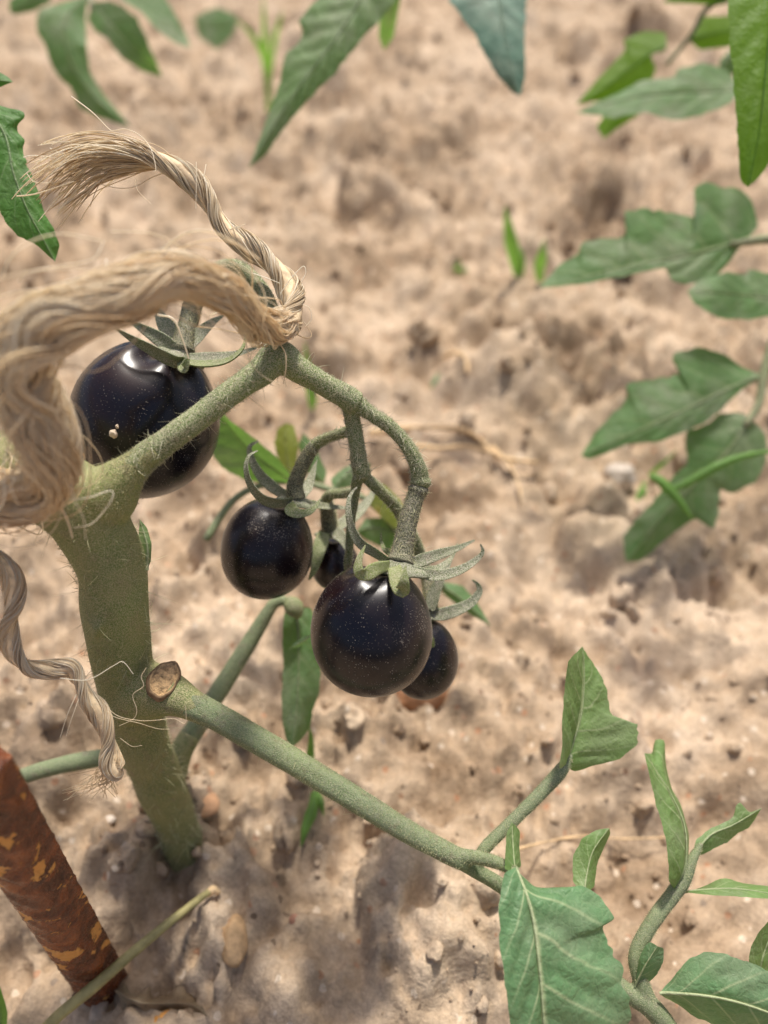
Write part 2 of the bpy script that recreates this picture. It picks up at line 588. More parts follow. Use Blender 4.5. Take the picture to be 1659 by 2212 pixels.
M_HAIRF = plain_mat('fruit_fuzz', (.40, .36, .30), .6, .2, 300, .3)
M_FIB = fibre_mat('jute_fibre', (.52, .37, .20), (.88, .75, .53), (.98, .93, .80), .5)
M_FIBF = fibre_mat('pale_jute_fibre', (.74, .56, .34), (.95, .83, .62), (.99, .95, .84), .5)
M_CORE = plain_mat('jute_core', (.70, .54, .34), .8, .3, 500)
M_RUST = rust_mat()
L_NEAR = leaf_mat('dusty_blue_green_leaf', (.125, .245, .115), (.22, .44, .07), vein=(.48, .54, .30), dust=.20, tw=.28, nv=5, rough=.44)
L_FOLD = leaf_mat('young_green_leaf', (.15, .255, .085), (.26, .44, .07), vein=(.44, .50, .27), dust=.24, tw=.36, nv=5, rough=.48)
L_FAR = leaf_mat('background_leaf', (.10, .20, .075), (.19, .38, .05), vein=(.28, .34, .16), dust=.38, tw=.36)
L_LIT = leaf_mat('sunlit_through_leaf', (.12, .22, .035), (.22, .50, .015), vein=(.12, .24, .03), dust=.05, tw=.55)
L_LEFT = leaf_mat('fresh_serrated_leaf', (.075, .19, .04), (.12, .36, .02), vein=(.24, .34, .15), dust=.14, tw=.33, nv=6)
L_YEL = leaf_mat('yellowing_leaf', (.20, .25, .05), (.34, .40, .04), vein=(.30, .32, .10), dust=.15, tw=.45, spots=.9)
L_GRASS = leaf_mat('grass_blade', (.15, .30, .06), (.24, .48, .06), vein=(.20, .38, .10), dust=.06, tw=.4, nv=0)

# ------------------------------------------------------------------ ground
FOOT = P(405, 1872, 23.6)


def ground_z(x, y):
    """height of the soil: a bed that climbs away from the lens, clods, pits and crumbs"""
    x = np.asarray(x, float); y = np.asarray(y, float)
    yy = np.where(y < 2.2, y, 2.2 + (y - 2.2) * .12 / (1 + np.maximum(y - 2.2, 0) * .3))
    z = SLOPE * yy
    near = np.exp(-np.maximum(np.hypot(x, y) - 2.2, 0) / 1.2)
    wx = x + .016 * fbm(x * 34, y * 34, 31, 4, .6); wy = y + .016 * fbm(x * 34 + 7, y * 34 + 3, 37, 4, .6)
    z = z + near * (.030 * fbm(x * 3.1 + 4, y * 3.1, 3, 3) + .024 * fbm(x * 11, y * 11, 5, 4, .55) + .011 * np.abs(fbm(x * 24 + 3, y * 24, 25, 3, .5)) + .008 * fbm(x * 52, y * 52, 27, 3, .55) * (.5 + .5 * np.clip((y - .05) / .25, 0, 1)))
    rough = np.clip(1.0 + 1.5 * vnoise(x * 5 + 2.2, y * 5 + 1.3, 77) + .75 * np.clip((y - .25) / .5, 0, 1), .22, 1.7) * (.55 + .45 * np.clip((y - .06) / .12, 0, 1))
    z = z + near * rough * (lumps(wx, wy, .075, .40, .014, .034, 11, .60)
                            + .95 * lumps(wx, wy, .029, .60, .006, .014, 21, .65)
                            - 1.0 * lumps(wx + .3, wy + .7, .046, .5, .006, .016, 61, .65))
    z = z + near * rough * (.8 * lumps(wx, wy, .012, .55, .002, .0052, 41, .7) + .0055 * fbm(x * 120, y * 120, 9, 4, .65)
                            - 1.1 * lumps(wx + .1, wy + .2, .015, .5, .002, .0065, 81, .8))
    far = np.clip((y - .38) / .25, 0, 1) * near
    z = z + far * (.75 * lumps(wx * 1.0 + .5, wy + .2, .17, .62, .030, .075, 91, .45) - .5 * lumps(wx + .9, wy + .4, .13, .4, .02, .05, 95, .5))
    # earth heaped round the foot of the stem
    hx, hy = x - FOOT[0], y - FOOT[1]
    z = z + .011 * np.exp(-(hx * hx + hy * hy) / .017 ** 2) * (1 + 1.2 * vnoise(x * 160, y * 160, 15))
    z = z - .004
    return z


def dense(a, b, n):
    return np.linspace(a, b, n)


ys = [-150, -40, -12, -4, -1.6, -.8, -.45, -.28]
yv = -.18
while yv < 2.3:
    ys.append(yv)
    yv += max(.0008, .0021 * (max(yv, 0) + .12) / .3)
q = .012
while yv < 400:
    ys.append(yv); yv += q; q *= 1.25
ys = np.array(ys)
cs = np.concatenate([[-80, -30, -12, -6, -3.5, -2.4, -1.9, -1.6], dense(-1.4, 1.4, 520), [1.6, 1.9, 2.4, 3.5, 6, 12, 30, 80]])
yp = np.maximum(ys, 0)
wd = .135 + .56 * np.minimum(yp, 6)
GX = cs[None] * wd[:, None]
GY = np.repeat(ys[:, None], len(cs), 1)
GZ = ground_z(GX, GY)
gn, gm = GX.shape
gi = np.arange(gn - 1)[:, None] * gm; gj = np.arange(gm - 1)[None]
GF = np.stack([gi + gj, gi + gj + 1, gi + gm + gj + 1, gi + gm + gj], -1).reshape(-1, 4)
me = bpy.data.meshes.new('ground')
GV = np.stack([GX, GY, GZ], -1).reshape(-1, 3)
me.vertices.add(len(GV)); me.vertices.foreach_set('co', GV.ravel())
me.loops.add(len(GF) * 4); me.loops.foreach_set('vertex_index', GF.ravel().astype(np.int32))
me.polygons.add(len(GF)); me.polygons.foreach_set('loop_start', np.arange(0, len(GF) * 4, 4, dtype=np.int32))
me.polygons.foreach_set('use_smooth', np.ones(len(GF), bool))
me.materials.append(M_SOIL)
me.update(calc_edges=True)
ground = bpy.data.objects.new('ground', me)
COL.objects.link(ground)
set_props(ground, 'bare sandy tan garden soil with clods and pits', None, None, 'structure')
BASE['ground'] = np.zeros(3)


def G(x, y, lift=0.0):
    """soil point seen at (x, y)"""
    d = FWD + (x - 829.5) / FPX * RGT - (y - 1106) / FPX * UPV
    t = np.linspace(.1, 1.0, 300) if y > 450 else np.linspace(.2, 2.6, 500)
    q = CAM + d[None] * t[:, None]
    below = q[:, 2] <= ground_z(q[:, 0], q[:, 1]) + lift
    p = q[int(np.argmax(below))] if below.any() else q[-1]
    return p


def gdepth(x, y):
    p = G(x, y)
    return float(np.dot(p - CAM, FWD)) * 100


# loose clods lying on the soil: pieces of the ground
def stone_mesh(name, seed, mat, sub=3, amp=.28, freq=2.2, fine=.06):
    bm = bmesh.new()
    bmesh.ops.create_icosphere(bm, subdivisions=sub, radius=1)
    V = np.array([v.co[:] for v in bm.verts])
    d = 1 + amp * (vnoise(V[:, 0] * freq + seed * 3.1, V[:, 1] * freq + V[:, 2] * 1.7, seed) + vnoise(V[:, 2] * freq, V[:, 0] * freq - V[:, 1], seed + 9)) \
        + fine * vnoise(V[:, 0] * 7 + V[:, 2] * 3, V[:, 1] * 7 - V[:, 2] * 4, seed + 3)
    V = V * d[:, None]
    for v, c in zip(bm.verts, V): v.co = c
    me = bpy.data.meshes.new(name)
    bm.to_mesh(me); bm.free()
    me.polygons.foreach_set('use_smooth', np.ones(len(me.polygons), bool))
    me.materials.append(mat)
    return me


clod_meshes = [stone_mesh('clod', 100 + k, M_SOIL, 3, .55, 1.7, .22) for k in range(7)]
for k in range(60):
    for _ in range(20):
        px, py = rng.uniform(-20, 1680), 60 + 2150 * rng.random() ** 1.25
        if not (170 < px < 480 and 1600 < py): break
    p = G(px, py)
    size = (.0022 + .0055 * rng.random() ** 2.2) * (.7 + .8 * min(1.0, p[1] / .5))
    o = bpy.data.objects.new('clod', clod_meshes[k % 7])
    COL.objects.link(o)
    o.parent = ground
    o.location = (p[0], p[1], float(ground_z(p[0], p[1])) + size * .02)
    o.scale = (size * rng.uniform(.8, 1.3), size * rng.uniform(.8, 1.2), size * rng.uniform(.55, .85))
    o.rotation_euler = rng.uniform(0, 6.28, 3)
for k in range(16):
    an = rng.uniform(0, 6.28); rr_ = rng.uniform(.008, .022)
    x_, y_ = FOOT[0] + rr_ * math.cos(an), FOOT[1] + rr_ * math.sin(an)
    size = rng.uniform(.0012, .0034)
    o = bpy.data.objects.new('clod', clod_meshes[k % 7])
    COL.objects.link(o)
    o.parent = ground
    o.location = (x_, y_, float(ground_z(x_, y_)) + size * .15)
    o.scale = (size, size * rng.uniform(.8, 1.2), size * .75)
    o.rotation_euler = rng.uniform(0, 6.28, 3)


# loose crumbs and grit: far too many to count, one mass
ico = bmesh.new(); bmesh.ops.create_icosphere(ico, subdivisions=1, radius=1)
IV = np.array([v.co[:] for v in ico.verts]); IF = np.array([[v.index for v in f.verts] for f in ico.faces]); ico.free()
rc = np.random.default_rng(21)
NC = 6500
cyv = .03 + 1.1 * rc.random(NC) ** 1.7
cxv = (rc.random(NC) * 2 - 1) * (.14 + .56 * cyv)
clump = vnoise(cxv * 14, cyv * 14, 67) + .6 * vnoise(cxv * 45, cyv * 45, 68)
keep = clump > -.10
cxv, cyv = cxv[keep], cyv[keep]; NC = len(cxv)
czv = ground_z(cxv, cyv)
sz = (.0004 + .0015 * rc.random(NC) ** 3.2) * (.8 + 1.2 * np.clip(cyv / .6, 0, 1))
CV = IV[None] * (1 + .45 * (rc.random((NC, len(IV), 1)) - .5)) * (sz[:, None] * rc.uniform(.7, 1.25, (NC, 3)))[:, None, :]
CV = CV + np.stack([cxv, cyv, czv + sz * .05], 1)[:, None, :]
CF = (IF[None] + (np.arange(NC) * len(IV))[:, None, None]).reshape(-1, 3)
crumbs = mesh_obj('soil_crumbs', CV.reshape(-1, 3), CF.tolist(), M_SOIL, ground, smooth=False)
crumbs['kind'] = 'stuff'

# ------------------------------------------------------------------ builders for plant pieces
def interp_edge(L, mid, doff):
    """edge rows (x, y[, extra depth]) -> world points at the depth of the nearest midrib station"""
    m = np.asarray(mid, float)
    mm = catmull(m, 80)
    out = []
    for e in L:
        x, y = e[0], e[1]
        i = np.argmin((mm[:, 0] - x) ** 2 + (mm[:, 1] - y) ** 2)
        out.append(P(x, y, mm[i, 2] + doff + (e[2] if len(e) > 2 else 0)))
    return np.array(out)


def leaflet(name, mid, left, right, mat, parent, dl=0.0, dr=0.0, nu=64, nv=11, quilt=.35, cup=0.0, veins=6.0, midw=5.0, wave=0.0, label=None, seed=0, midmat=None, swap=False):
    """leaf blade between two traced edges, folded about its midrib, with raised panels between the side veins.
    dl, dr: how many cm farther the two edges lie than the midrib"""
    M = resample(catmull(np.array([P(*q) for q in mid]), 120), nu)
    ends = (np.array([P(*mid[0])]), np.array([P(*mid[-1])]))
    E = []
    for L, off in ((left, dl), (right, dr)):
        e = interp_edge(L, mid, off)
        e = np.vstack([ends[0], e, ends[1]])
        # parameter: half arc length, half projection on the midrib
        es = np.concatenate([[0], np.cumsum(np.linalg.norm(np.diff(e, axis=0), axis=1))]); es /= es[-1]
        pr = np.array([np.argmin(np.linalg.norm(M - q, axis=1)) / (nu - 1) for q in e])
        pr = np.maximum.accumulate(pr); pr[0] = 0; pr[-1] = 1
        t = np.maximum.accumulate(.5 * es + .5 * pr + 1e-6 * np.arange(len(e))); t = (t - t[0]) / (t[-1] - t[0])
        u = np.linspace(0, 1, nu)
        c = np.stack([np.interp(u, t, e[:, k]) for k in range(3)], 1)
        k = np.array([.2, .6, .2])
        cs_ = c.copy()
        for ax in range(3): cs_[1:-1, ax] = np.convolve(c[:, ax], k, 'valid')
        out_ = cs_ - M; wl = np.linalg.norm(out_, axis=1)[:, None] + 1e-9
        tooth = vnoise(np.linspace(0, 17, nu) + seed, np.full(nu, 3.3 + off + len(E)), 19) + .6 * vnoise(np.linspace(0, 43, nu), np.full(nu, 1.7 + off + len(E)), 23)
        cs_ = cs_ + out_ / wl * (wl.max() * .07 * tooth * np.sin(np.linspace(0, math.pi, nu)) ** .5)[:, None]
        E.append(cs_)
    vs = np.linspace(-1, 1, 2 * nv - 1)
    Gd = np.zeros((nu, len(vs), 3))
    for j, v in enumerate(vs):
        e = E[0] if v < 0 else E[1]
        Gd[:, j] = M * (1 - abs(v)) + e * abs(v)
    du = np.gradient(Gd, axis=0); dv = np.gradient(Gd, axis=1)
    Nn = np.cross(du, dv)
    Nn /= np.linalg.norm(Nn, axis=2)[..., None] + 1e-12
    flip = np.sign(np.sum(Nn.reshape(-1, 3) @ -FWD))
    Nn = Nn * (flip if flip else 1)
    wid = .5 * (np.linalg.norm(E[0] - M, axis=1) + np.linalg.norm(E[1] - M, axis=1))
    U = np.linspace(0, 1, nu)[:, None]; A = np.abs(vs)[None]
    ph = U * veins - 1.5 * A
    pan = np.abs(np.sin(math.pi * (ph))) ** .7 - .5
    h = quilt * .10 * wid[:, None] * pan * np.sin(math.pi * np.clip(A, 0, 1)) ** .6
    h = h - .05 * wid[:, None] * np.exp(-(A / .09) ** 2)
    h = h + cup * wid[:, None] * (A ** 2) + wave * wid[:, None] * np.sin(U * 21 + np.sign(vs)[None] * 1.3 + seed) * A ** 3
    h = h * np.minimum(1, np.minimum(U, 1 - U) * 12)
    Gd = Gd + Nn * h[..., None]
    V = Gd.reshape(-1, 3)
    m = len(vs)
    i = np.arange(nu - 1)[:, None] * m; j = np.arange(m - 1)[None]
    F = np.stack([i + j, i + j + 1, i + m + j + 1, i + m + j], -1).reshape(-1, 4).tolist()
    uv = np.stack([np.repeat(U, m, 1), np.repeat((vs[None] + 1) / 2, nu, 0)], -1).reshape(-1, 2)
    if midw:
        d0, d1 = mid[0][2], mid[-1][2]
        R = np.linspace(PX(midw, d0) / 2, PX(midw, d1) / 2 * .25, nu)
        # the midrib stands proud on the far (under) side
        c2 = M - Nn[:, nv - 1] * R[:, None] * .6
        tv, tf = tube_geo(c2, R, 6, cap=False)
        o = len(V)
        V = np.vstack([V, tv]); F += [[a + o for a in f] for f in tf]
        uv = np.vstack([uv, np.full((len(tv), 2), .5)])
    o = mesh_obj(name, V, F, mat, parent, uv=uv)
    if label: o['label'] = label
    return o


def part_tube(name, L, mat, parent, seg=18, rough=.06, n=None, hairs=0, hl=.0006, hr=.00005, longh=0, ll=.0022, seed=0, label=None, hmat=None, ribs=None, world=None, cap=True):
    C, R = path(L, n) if world is None else world
    V, F = tube_geo(C, R, seg, rough, seed, ribs=ribs, cap=cap)
    o = mesh_obj(name, V, F, mat, parent)
    if label: o['label'] = label
    if hairs:
        g = [hair_geo(*tube_samples(C, R, hairs), hl, hr, .6)]
        if longh: g.append(hair_geo(*tube_samples(C, R, longh), ll, hr * 1.7, .5, .5, True))
        return o, (C, R), join(g)
    return o, (C, R), None


def fuse(o, voxel, it):
    """grow overlapping tubes together into one skin with soft joints"""
    m = o.modifiers.new('fuse', 'REMESH'); m.mode = 'VOXEL'; m.voxel_size = voxel; m.use_smooth_shade = True
    sm = o.modifiers.new('soften', 'SMOOTH'); sm.factor = .5; sm.iterations = it
    return o


def hair_part(geos, parent, mat, name='stem_hair'):
    geos = [g for g in geos if g is not None]
    if not geos: return
    o = mesh_obj(name, *join(geos), mat, parent, smooth=False)
    o['kind'] = 'stuff'
    return o


def sepal(L, w0, parent, mat, roll=0.0, thick=.22, cup=.38, tipw=.12, peak=.25, hairs=160, n=36):
    """tapering, cupped, curling sepal along rows (x, y, d); w0 greatest width in px; roll turns the blade about its length"""
    A = np.array([P(*q) for q in L])
    C = catmull(A, n)
    T, _, _ = frames(C)
    u = np.linspace(0, 1, n)
    w = np.where(u < peak, .75 + .25 * u / peak, 1 - (1 - tipw) * ((u - peak) / (1 - peak)) ** 1.35)
    W = PX(w0 * 1.04, L[0][2]) / 2 * w
    B = np.cross(T, -FWD[None]); B /= np.linalg.norm(B, axis=1)[:, None] + 1e-9
    N = np.cross(B, T)
    cr, sr = math.cos(roll), math.sin(roll)
    B, N = B * cr + N * sr, N * cr - B * sr
    V, k = [], 12
    th = np.arange(k) / k * 2 * math.pi
    for i in range(n):
        a = np.cos(th) * W[i]; b = np.sin(th) * W[i] * thick
        b = b + cup * (np.cos(th) ** 2 - .5) * W[i]
        V.append(C[i] + a[:, None] * B[i] + b[:, None] * N[i])
    V = np.vstack(V + [C[0][None], (C[-1] + T[-1] * W[-1])[None]])
    i = np.arange(n - 1)[:, None] * k; j = np.arange(k)[None]; j2 = (j + 1) % k
    F = np.stack([i + j, i + j2, i + k + j2, i + k + j], -1).reshape(-1, 4).tolist()
    for q in range(k):
        F.append([len(V) - 2, (q + 1) % k, q]); F.append([len(V) - 1, (n - 1) * k + q, (n - 1) * k + (q + 1) % k])
    if hairs:
        ids = rng.integers(0, n * k, hairs)
        pts = V[ids]; nr = pts - C[ids // k]
        nr /= np.linalg.norm(nr, axis=1)[:, None] + 1e-9
        hv, hf = hair_geo(pts, nr, .00045, .00003, .5)
        o = len(V)
        V = np.vstack([V, hv]); F += [[a + o for a in f] for f in hf]
    return mesh_obj('sepal', V, F, mat, parent)


def fruit_geo(c, axis, R, H, lobes=0, lob=.0, dip=.10, egg=.05, nu=72, nv=110, twist=.3):
    axis = axis / np.linalg.norm(axis)
    a = np.cross(axis, FWD); a /= np.linalg.norm(a)
    b = np.cross(axis, a)
    ph = np.linspace(0, math.pi, nu)[:, None]; th = (np.arange(nv) / nv * 2 * math.pi)[None]
    top = np.exp(-(ph / .75) ** 2)
    r = R * np.sin(ph) * (1 - egg * np.cos(ph)) * (1 + lob * np.cos(lobes * th + twist) * np.exp(-((ph - .55) / .55) ** 2))
    r = r * (1 + .022 * np.cos(2 * th + 1 + R * 900) + .014 * np.sin(3 * th + R * 500) * np.sin(ph)) * (1 + .02 * np.sin(2.2 * ph + th))
    z = H * np.cos(ph) - H * dip * 2.2 * np.exp(-(ph / .30) ** 2) + H * lob * .8 * np.cos(lobes * th + twist) * np.exp(-((ph - .42) / .3) ** 2)
    V = c + r[..., None] * (np.cos(th)[..., None] * a + np.sin(th)[..., None] * b) + z[..., None] * axis
    N = (V - c)
    V = V.reshape(-1, 3)
    i = np.arange(nu - 1)[:, None] * nv; j = np.arange(nv)[None]; j2 = (j + 1) % nv
    F = np.stack([i + j, i + nv + j, i + nv + j2, i + j2], -1).reshape(-1, 4).tolist()
    return V, F


def tomato(label, cx, cy, d, rpx, hpx, ax, kx, ky, kd, pedicel, sepals, lobes=0, lob=0.0, dip=.06, egg=.03, twist=.3, fuzz=1800, calyx_w=36, group='black tomatoes on the truss'):
    """ax: axis towards the stalk as (right, up, towards the lens); kx, ky, kd: calyx centre; pedicel rows from the calyx up"""
    c = P(cx, cy, d)
    axis = ax[0] * RGT + ax[1] * UPV - ax[2] * FWD
    t = thing('cherry_tomato', label, 'tomato', c, group)
    V, F = fruit_geo(c, axis, PX(rpx, d), PX(hpx, d), lobes, lob, dip, egg, twist=twist)
    f = mesh_obj('fruit', V, F, M_SKIN, t)
    ids = rng.integers(0, len(V), fuzz)
    pts = V[ids] + rng.normal(size=(fuzz, 3)) * 1e-4
    nr = V[ids] - c; nr /= np.linalg.norm(nr, axis=1)[:, None]
    hair_part([hair_geo(V[ids], nr, .0003, .000032, .4)], f, M_HAIRF, 'fruit_fuzz')
    # calyx plate: a flared collar running from the pedicel onto the fruit
    k = P(kx, ky, kd)
    an = axis / np.linalg.norm(axis)
    Rk = PX(calyx_w, kd)
    prof = [(.38, .26), (.50, .10), (.78, .02), (1.0, -.13), (.98, -.20), (.3, -.16)]
    a = np.cross(an, FWD); a /= np.linalg.norm(a); b = np.cross(an, a)
    th = np.arange(30) / 30 * 2 * math.pi
    wob = 1 + .22 * np.cos(5 * th + cx) + .06 * np.cos(9 * th)
    V = np.vstack([k + Rk * (pr * np.where(pr > .6, wob, 1))[:, None] * (np.cos(th)[:, None] * a + np.sin(th)[:, None] * b) + an * Rk * pz for pr, pz in prof])
    F = []
    for i in range(len(prof) - 1):
        for j in range(30):
            F.append([i * 30 + j, i * 30 + (j + 1) % 30, (i + 1) * 30 + (j + 1) % 30, (i + 1) * 30 + j])
    cal = mesh_obj('calyx', V, F, M_CALYX, t)
    for s in sepals:
        sepal(s[0], s[1], cal, s[2] if len(s) > 2 else M_CALYX, *(s[3:] if len(s) > 3 else ()))
    if pedicel:
        pd, cr, h = part_tube('pedicel', pedicel, M_PEDI, t, hairs=1100, longh=30, ll=.0014, seed=int(cx) % 17)
        hair_part([h], pd, M_HAIRT, 'pedicel_hair')
    return t


# ------------------------------------------------------------------ the main plant
plant = thing('tomato_plant', 'hairy green tomato plant carrying the black tomatoes, tied with twine', 'plant', G(405, 1880))
stem, cr, h = part_tube('main_stem', [(432, 1985, 27.0, 90), (412, 1905, 24.6, 80), (405, 1870, 23.6, 78), (388, 1800, 22.2, 88), (348, 1700, 20.6, 98), (304, 1585, 18.9, 114),
                                     (268, 1440, 17.6, 126), (250, 1320, 16.8, 138), (234, 1210, 16.3, 148), (178, 1105, 15.8, 168), (85, 1040, 15.4, 160), (-40, 990, 15.0, 140), (-190, 930, 14.6, 130)],
                      M_TRUNK, plant, 40, .09, 110, hairs=12000, hl=.0007, hr=.00005, longh=620, ll=.0034, seed=3)
nodeC, nodeR = path([(160, 1085, 15.7, 150), (225, 1070, 15.6, 140), (268, 1030, 15.45, 90), (300, 1000, 15.4, 64), (340, 970, 15.4, 54)])
stubs = [tube_geo(*cr, 40, .13, 3), tube_geo(nodeC, nodeR, 30, .08, 5),
         tube_geo(*path([(290, 1500, 18.0, 126), (330, 1494, 17.5, 124), (372, 1503, 17.18, 92), (412, 1521, 17.05, 68), (450, 1541, 17.0, 58)]), 28, .05, 7),
         tube_geo(*path([(350, 1730, 21.0, 74), (370, 1680, 21.2, 64), (388, 1630, 21.3, 54), (412, 1588, 21.4, 46)]), 24, .06, 9),
         tube_geo(*path([(300, 1640, 20.2, 60), (270, 1636, 20.6, 46), (235, 1636, 20.7, 38)]), 20, .05, 9),
         tube_geo(*path([(255, 1215, 16.6, 110), (285, 1200, 16.5, 76), (304, 1188, 16.5, 40)]), 20, .1, 4),
         tube_geo(*path([(240, 1335, 16.5, 110), (212, 1318, 16.5, 76), (194, 1308, 16.6, 36)]), 20, .1, 6)]
bpy.data.objects.remove(stem)
stem = fuse(mesh_obj('main_stem', *join(stubs), M_TRUNK, plant), .00055, 9)
hair_part([h, hair_geo(*tube_samples(nodeC, nodeR, 3500), .0006, .000045, .6)], stem, M_HAIRT)
# cut mark where an old leaf was taken off
sc_c = P(354, 1468, 16.86)
sc_n = -.75 * FWD + .30 * RGT + .45 * UPV; sc_n /= np.linalg.norm(sc_n)
su = .55 * RGT + 1.0 * UPV; su = su - sc_n * np.dot(su, sc_n); su /= np.linalg.norm(su); sv = np.cross(sc_n, su)
rows = []
for rr_, zz in ((0, .0002), (.35, -.0001), (.62, .0003), (.8, -.0002), (.95, .0007), (1.08, .0004), (1.15, -.0010)):
    th = np.arange(28) / 28 * 2 * math.pi
    wv = 1 + .05 * np.cos(3 * th + 1) + .03 * np.cos(7 * th)
    rows.append(sc_c + (rr_ * wv * np.cos(th))[:, None] * su * .0041 + (rr_ * wv * np.sin(th))[:, None] * sv * .0029 + sc_n * zz)
SV = np.vstack(rows); SF = []
for i in range(len(rows) - 1):
    for j in range(28): SF.append([i * 28 + j, i * 28 + (j + 1) % 28, (i + 1) * 28 + (j + 1) % 28, (i + 1) * 28 + j])
o = mesh_obj('leaf_scar', SV, SF, None, stem, mats=[plain_mat('dry_scar', (.50, .33, .17), 1.0, .55, 900, bumpd=.003), plain_mat('scar_rim', (.20, .13, .07), .85, .4, 600)],
             fmat=[0 if f[0] < 28 * 4 else 1 for f in SF])
o['label'] = 'dry tan oval scar where a leaf was removed'
# flat green stub on the right flank
leaflet('shoot_stub', [(318, 1232, 16.6), (318, 1180, 16.5), (302, 1122, 16.5)], [(304, 1215), (298, 1170)], [(326, 1212), (328, 1175), (318, 1140)], L_FOLD, plant, 0, .1, 24, 6, midw=8)

# fruit truss
truss, c1, h1 = part_tube('truss_stalk', [(262, 1040, 15.5, 74), (300, 1000, 15.4, 64), (400, 925, 15.5, 54), (500, 850, 15.8, 56), (560, 806, 16.0, 60), (602, 772, 16.2, 72), (640, 796, 16.3, 58),
                                        (690, 824, 16.4, 48), (740, 854, 16.5, 52), (768, 872, 16.6, 56)], M_TRUSS, plant, 26, .08, 90, hairs=4200, hl=.0005, longh=170, ll=.0022, seed=8)
b1, c2, h2 = part_tube('truss_branch', [(762, 868, 16.6, 46), (790, 886, 16.6, 34), (846, 925, 16.7, 30), (885, 971, 16.8, 31), (904, 1014, 16.9, 36), (907, 1034, 17.0, 40), (908, 1044, 17.0, 48), (907, 1052, 17.0, 36)],
                       M_TRUSS, truss, 22, .07, 56, hairs=1900, longh=70, ll=.0018, seed=11)
b2, c3, h3 = part_tube('truss_branch', [(757, 866, 16.6, 46), (759, 892, 16.7, 36), (764, 921, 16.8, 33), (772, 968, 16.9, 34), (777, 1008, 17.0, 36), (786, 1028, 17.1, 36)],
                       M_TRUSS, truss, 22, .07, 50, hairs=1500, longh=70, ll=.0018, seed=12)
b3, c4, h4 = part_tube('truss_branch', [(780, 1022, 17.1, 26), (800, 1040, 17.3, 25), (846, 1085, 18.0, 25), (872, 1122, 18.6, 26), (905, 1190, 19.4, 26), (925, 1260, 19.7, 26)],
                       M_TRUSS, truss, 18, .07, 46, hairs=1500, longh=30, ll=.0018, seed=13)
b4, c5, h5 = part_tube('truss_branch', [(778, 1020, 17.1, 26), (771, 1042, 17.4, 24), (767, 1070, 17.8, 20), (758, 1130, 18.2, 18), (755, 1180, 18.5, 18), (750, 1230, 18.8, 17)],
                       M_TRUSS, truss, 16, .07, 46, hairs=900, seed=14)
b5, c6, h6 = part_tube('truss_branch', [(762, 930, 17.0, 24), (745, 934, 17.2, 22), (713, 944, 17.6, 22), (690, 955, 17.9, 25), (680, 962, 18.0, 27)], M_TRUSS, truss, 16, .08, 30, hairs=900, longh=24, ll=.0018, seed=15)
b6, c7, h7 = part_tube('truss_branch', [(768, 1060, 17.8, 18), (744, 1066, 18.6, 20), (716, 1068, 19.2, 22), (703, 1080, 19.5, 26)], M_TRUSS, truss, 14, .08, 24, hairs=500, seed=16)
b7, c8, h8 = part_tube('truss_branch', [(604, 770, 16.4, 56), (598, 730, 16.9, 40), (578, 650, 17.4, 34), (545, 600, 17.7, 30), (505, 575, 18.0, 32), (462, 590, 18.1, 36), (432, 630, 18.1, 40)], M_TRUSS, truss, 18, .09, 50, hairs=2200, longh=30, ll=.0018, seed=17)
for b in (truss, b1, b2, b3, b4, b5, b6, b7): bpy.data.objects.remove(b)
truss = mesh_obj('truss_stalk', *join([tube_geo(*c, 24, .10, q) for q, c in enumerate((c1, c2, c3, c4, c5, c6, c7, c8))]), M_TRUSS, plant)
fuse(truss, .00030, 5)
hair_part([h1, h2, h3, h4, h5, h6, h7, h8], truss, M_HAIR)

# lower leaf: a long stalk to the right with its leaflets
leaf, c9, h9 = part_tube('leaf_stalk', [(376, 1506, 17.15, 70), (430, 1530, 17.0, 60), (520, 1578, 17.0, 56), (650, 1655, 16.9, 55), (760, 1722, 16.8, 52), (876, 1794, 16.7, 47), (973, 1846, 16.6, 44), (1010, 1862, 16.6, 44)],
                        M_BRANCH, plant, 30, .05, 80, hairs=6500, hl=.0005, hr=.00004, longh=30, ll=.0014, seed=21, ribs=(5, .035))
_, c10, h10 = part_tube('leaf_stalk_fork', [(985, 1850, 16.6, 36), (1030, 1853, 16.4, 30), (1070, 1862, 16.1, 27), (1100, 1876, 15.8, 24), (1118, 1884, 15.6, 16)], M_BRANCH, leaf, 16, .04, 30, hairs=700, hl=.0004, seed=22)
_, c11, h11 = part_tube('leaf_stalk_fork', [(985, 1853, 16.7, 40), (1030, 1882, 16.8, 32), (1085, 1915, 16.9, 32), (1160, 1975, 17.1, 32), (1260, 2060, 17.2, 34), (1350, 2140, 17.0, 38), (1410, 2180, 16.9, 46), (1470, 2260, 16.8, 42)], M_BRANCH, leaf, 16, .04, 50, hairs=1200, hl=.0004, seed=23)
_, c12, h12 = part_tube('leaf_stalk_fork', [(1032, 1866, 16.8, 26), (1050, 1830, 16.9, 27), (1109, 1772, 17.2, 28), (1167, 1714, 17.5, 29), (1212, 1665, 17.7, 30), (1232, 1630, 17.8, 14)], M_BRANCH, leaf, 16, .05, 36, hairs=1500, hl=.0004, seed=24)
_, c13, h13 = part_tube('leaf_stalk_fork', [(1408, 2176, 16.9, 34), (1384, 2118, 17.0, 34), (1374, 2062, 17.1, 33), (1408, 1994, 17.3, 33), (1448, 1940, 17.5, 33), (1475, 1902, 17.6, 34), (1496, 1855, 17.7, 22), (1515, 1822, 17.8, 12)], M_BRANCH, leaf, 16, .05, 50, hairs=1500, hl=.0004, seed=25)
for b in [leaf] + [o for o in COL.objects if o.name.startswith('leaf_stalk_fork')]: bpy.data.objects.remove(b)
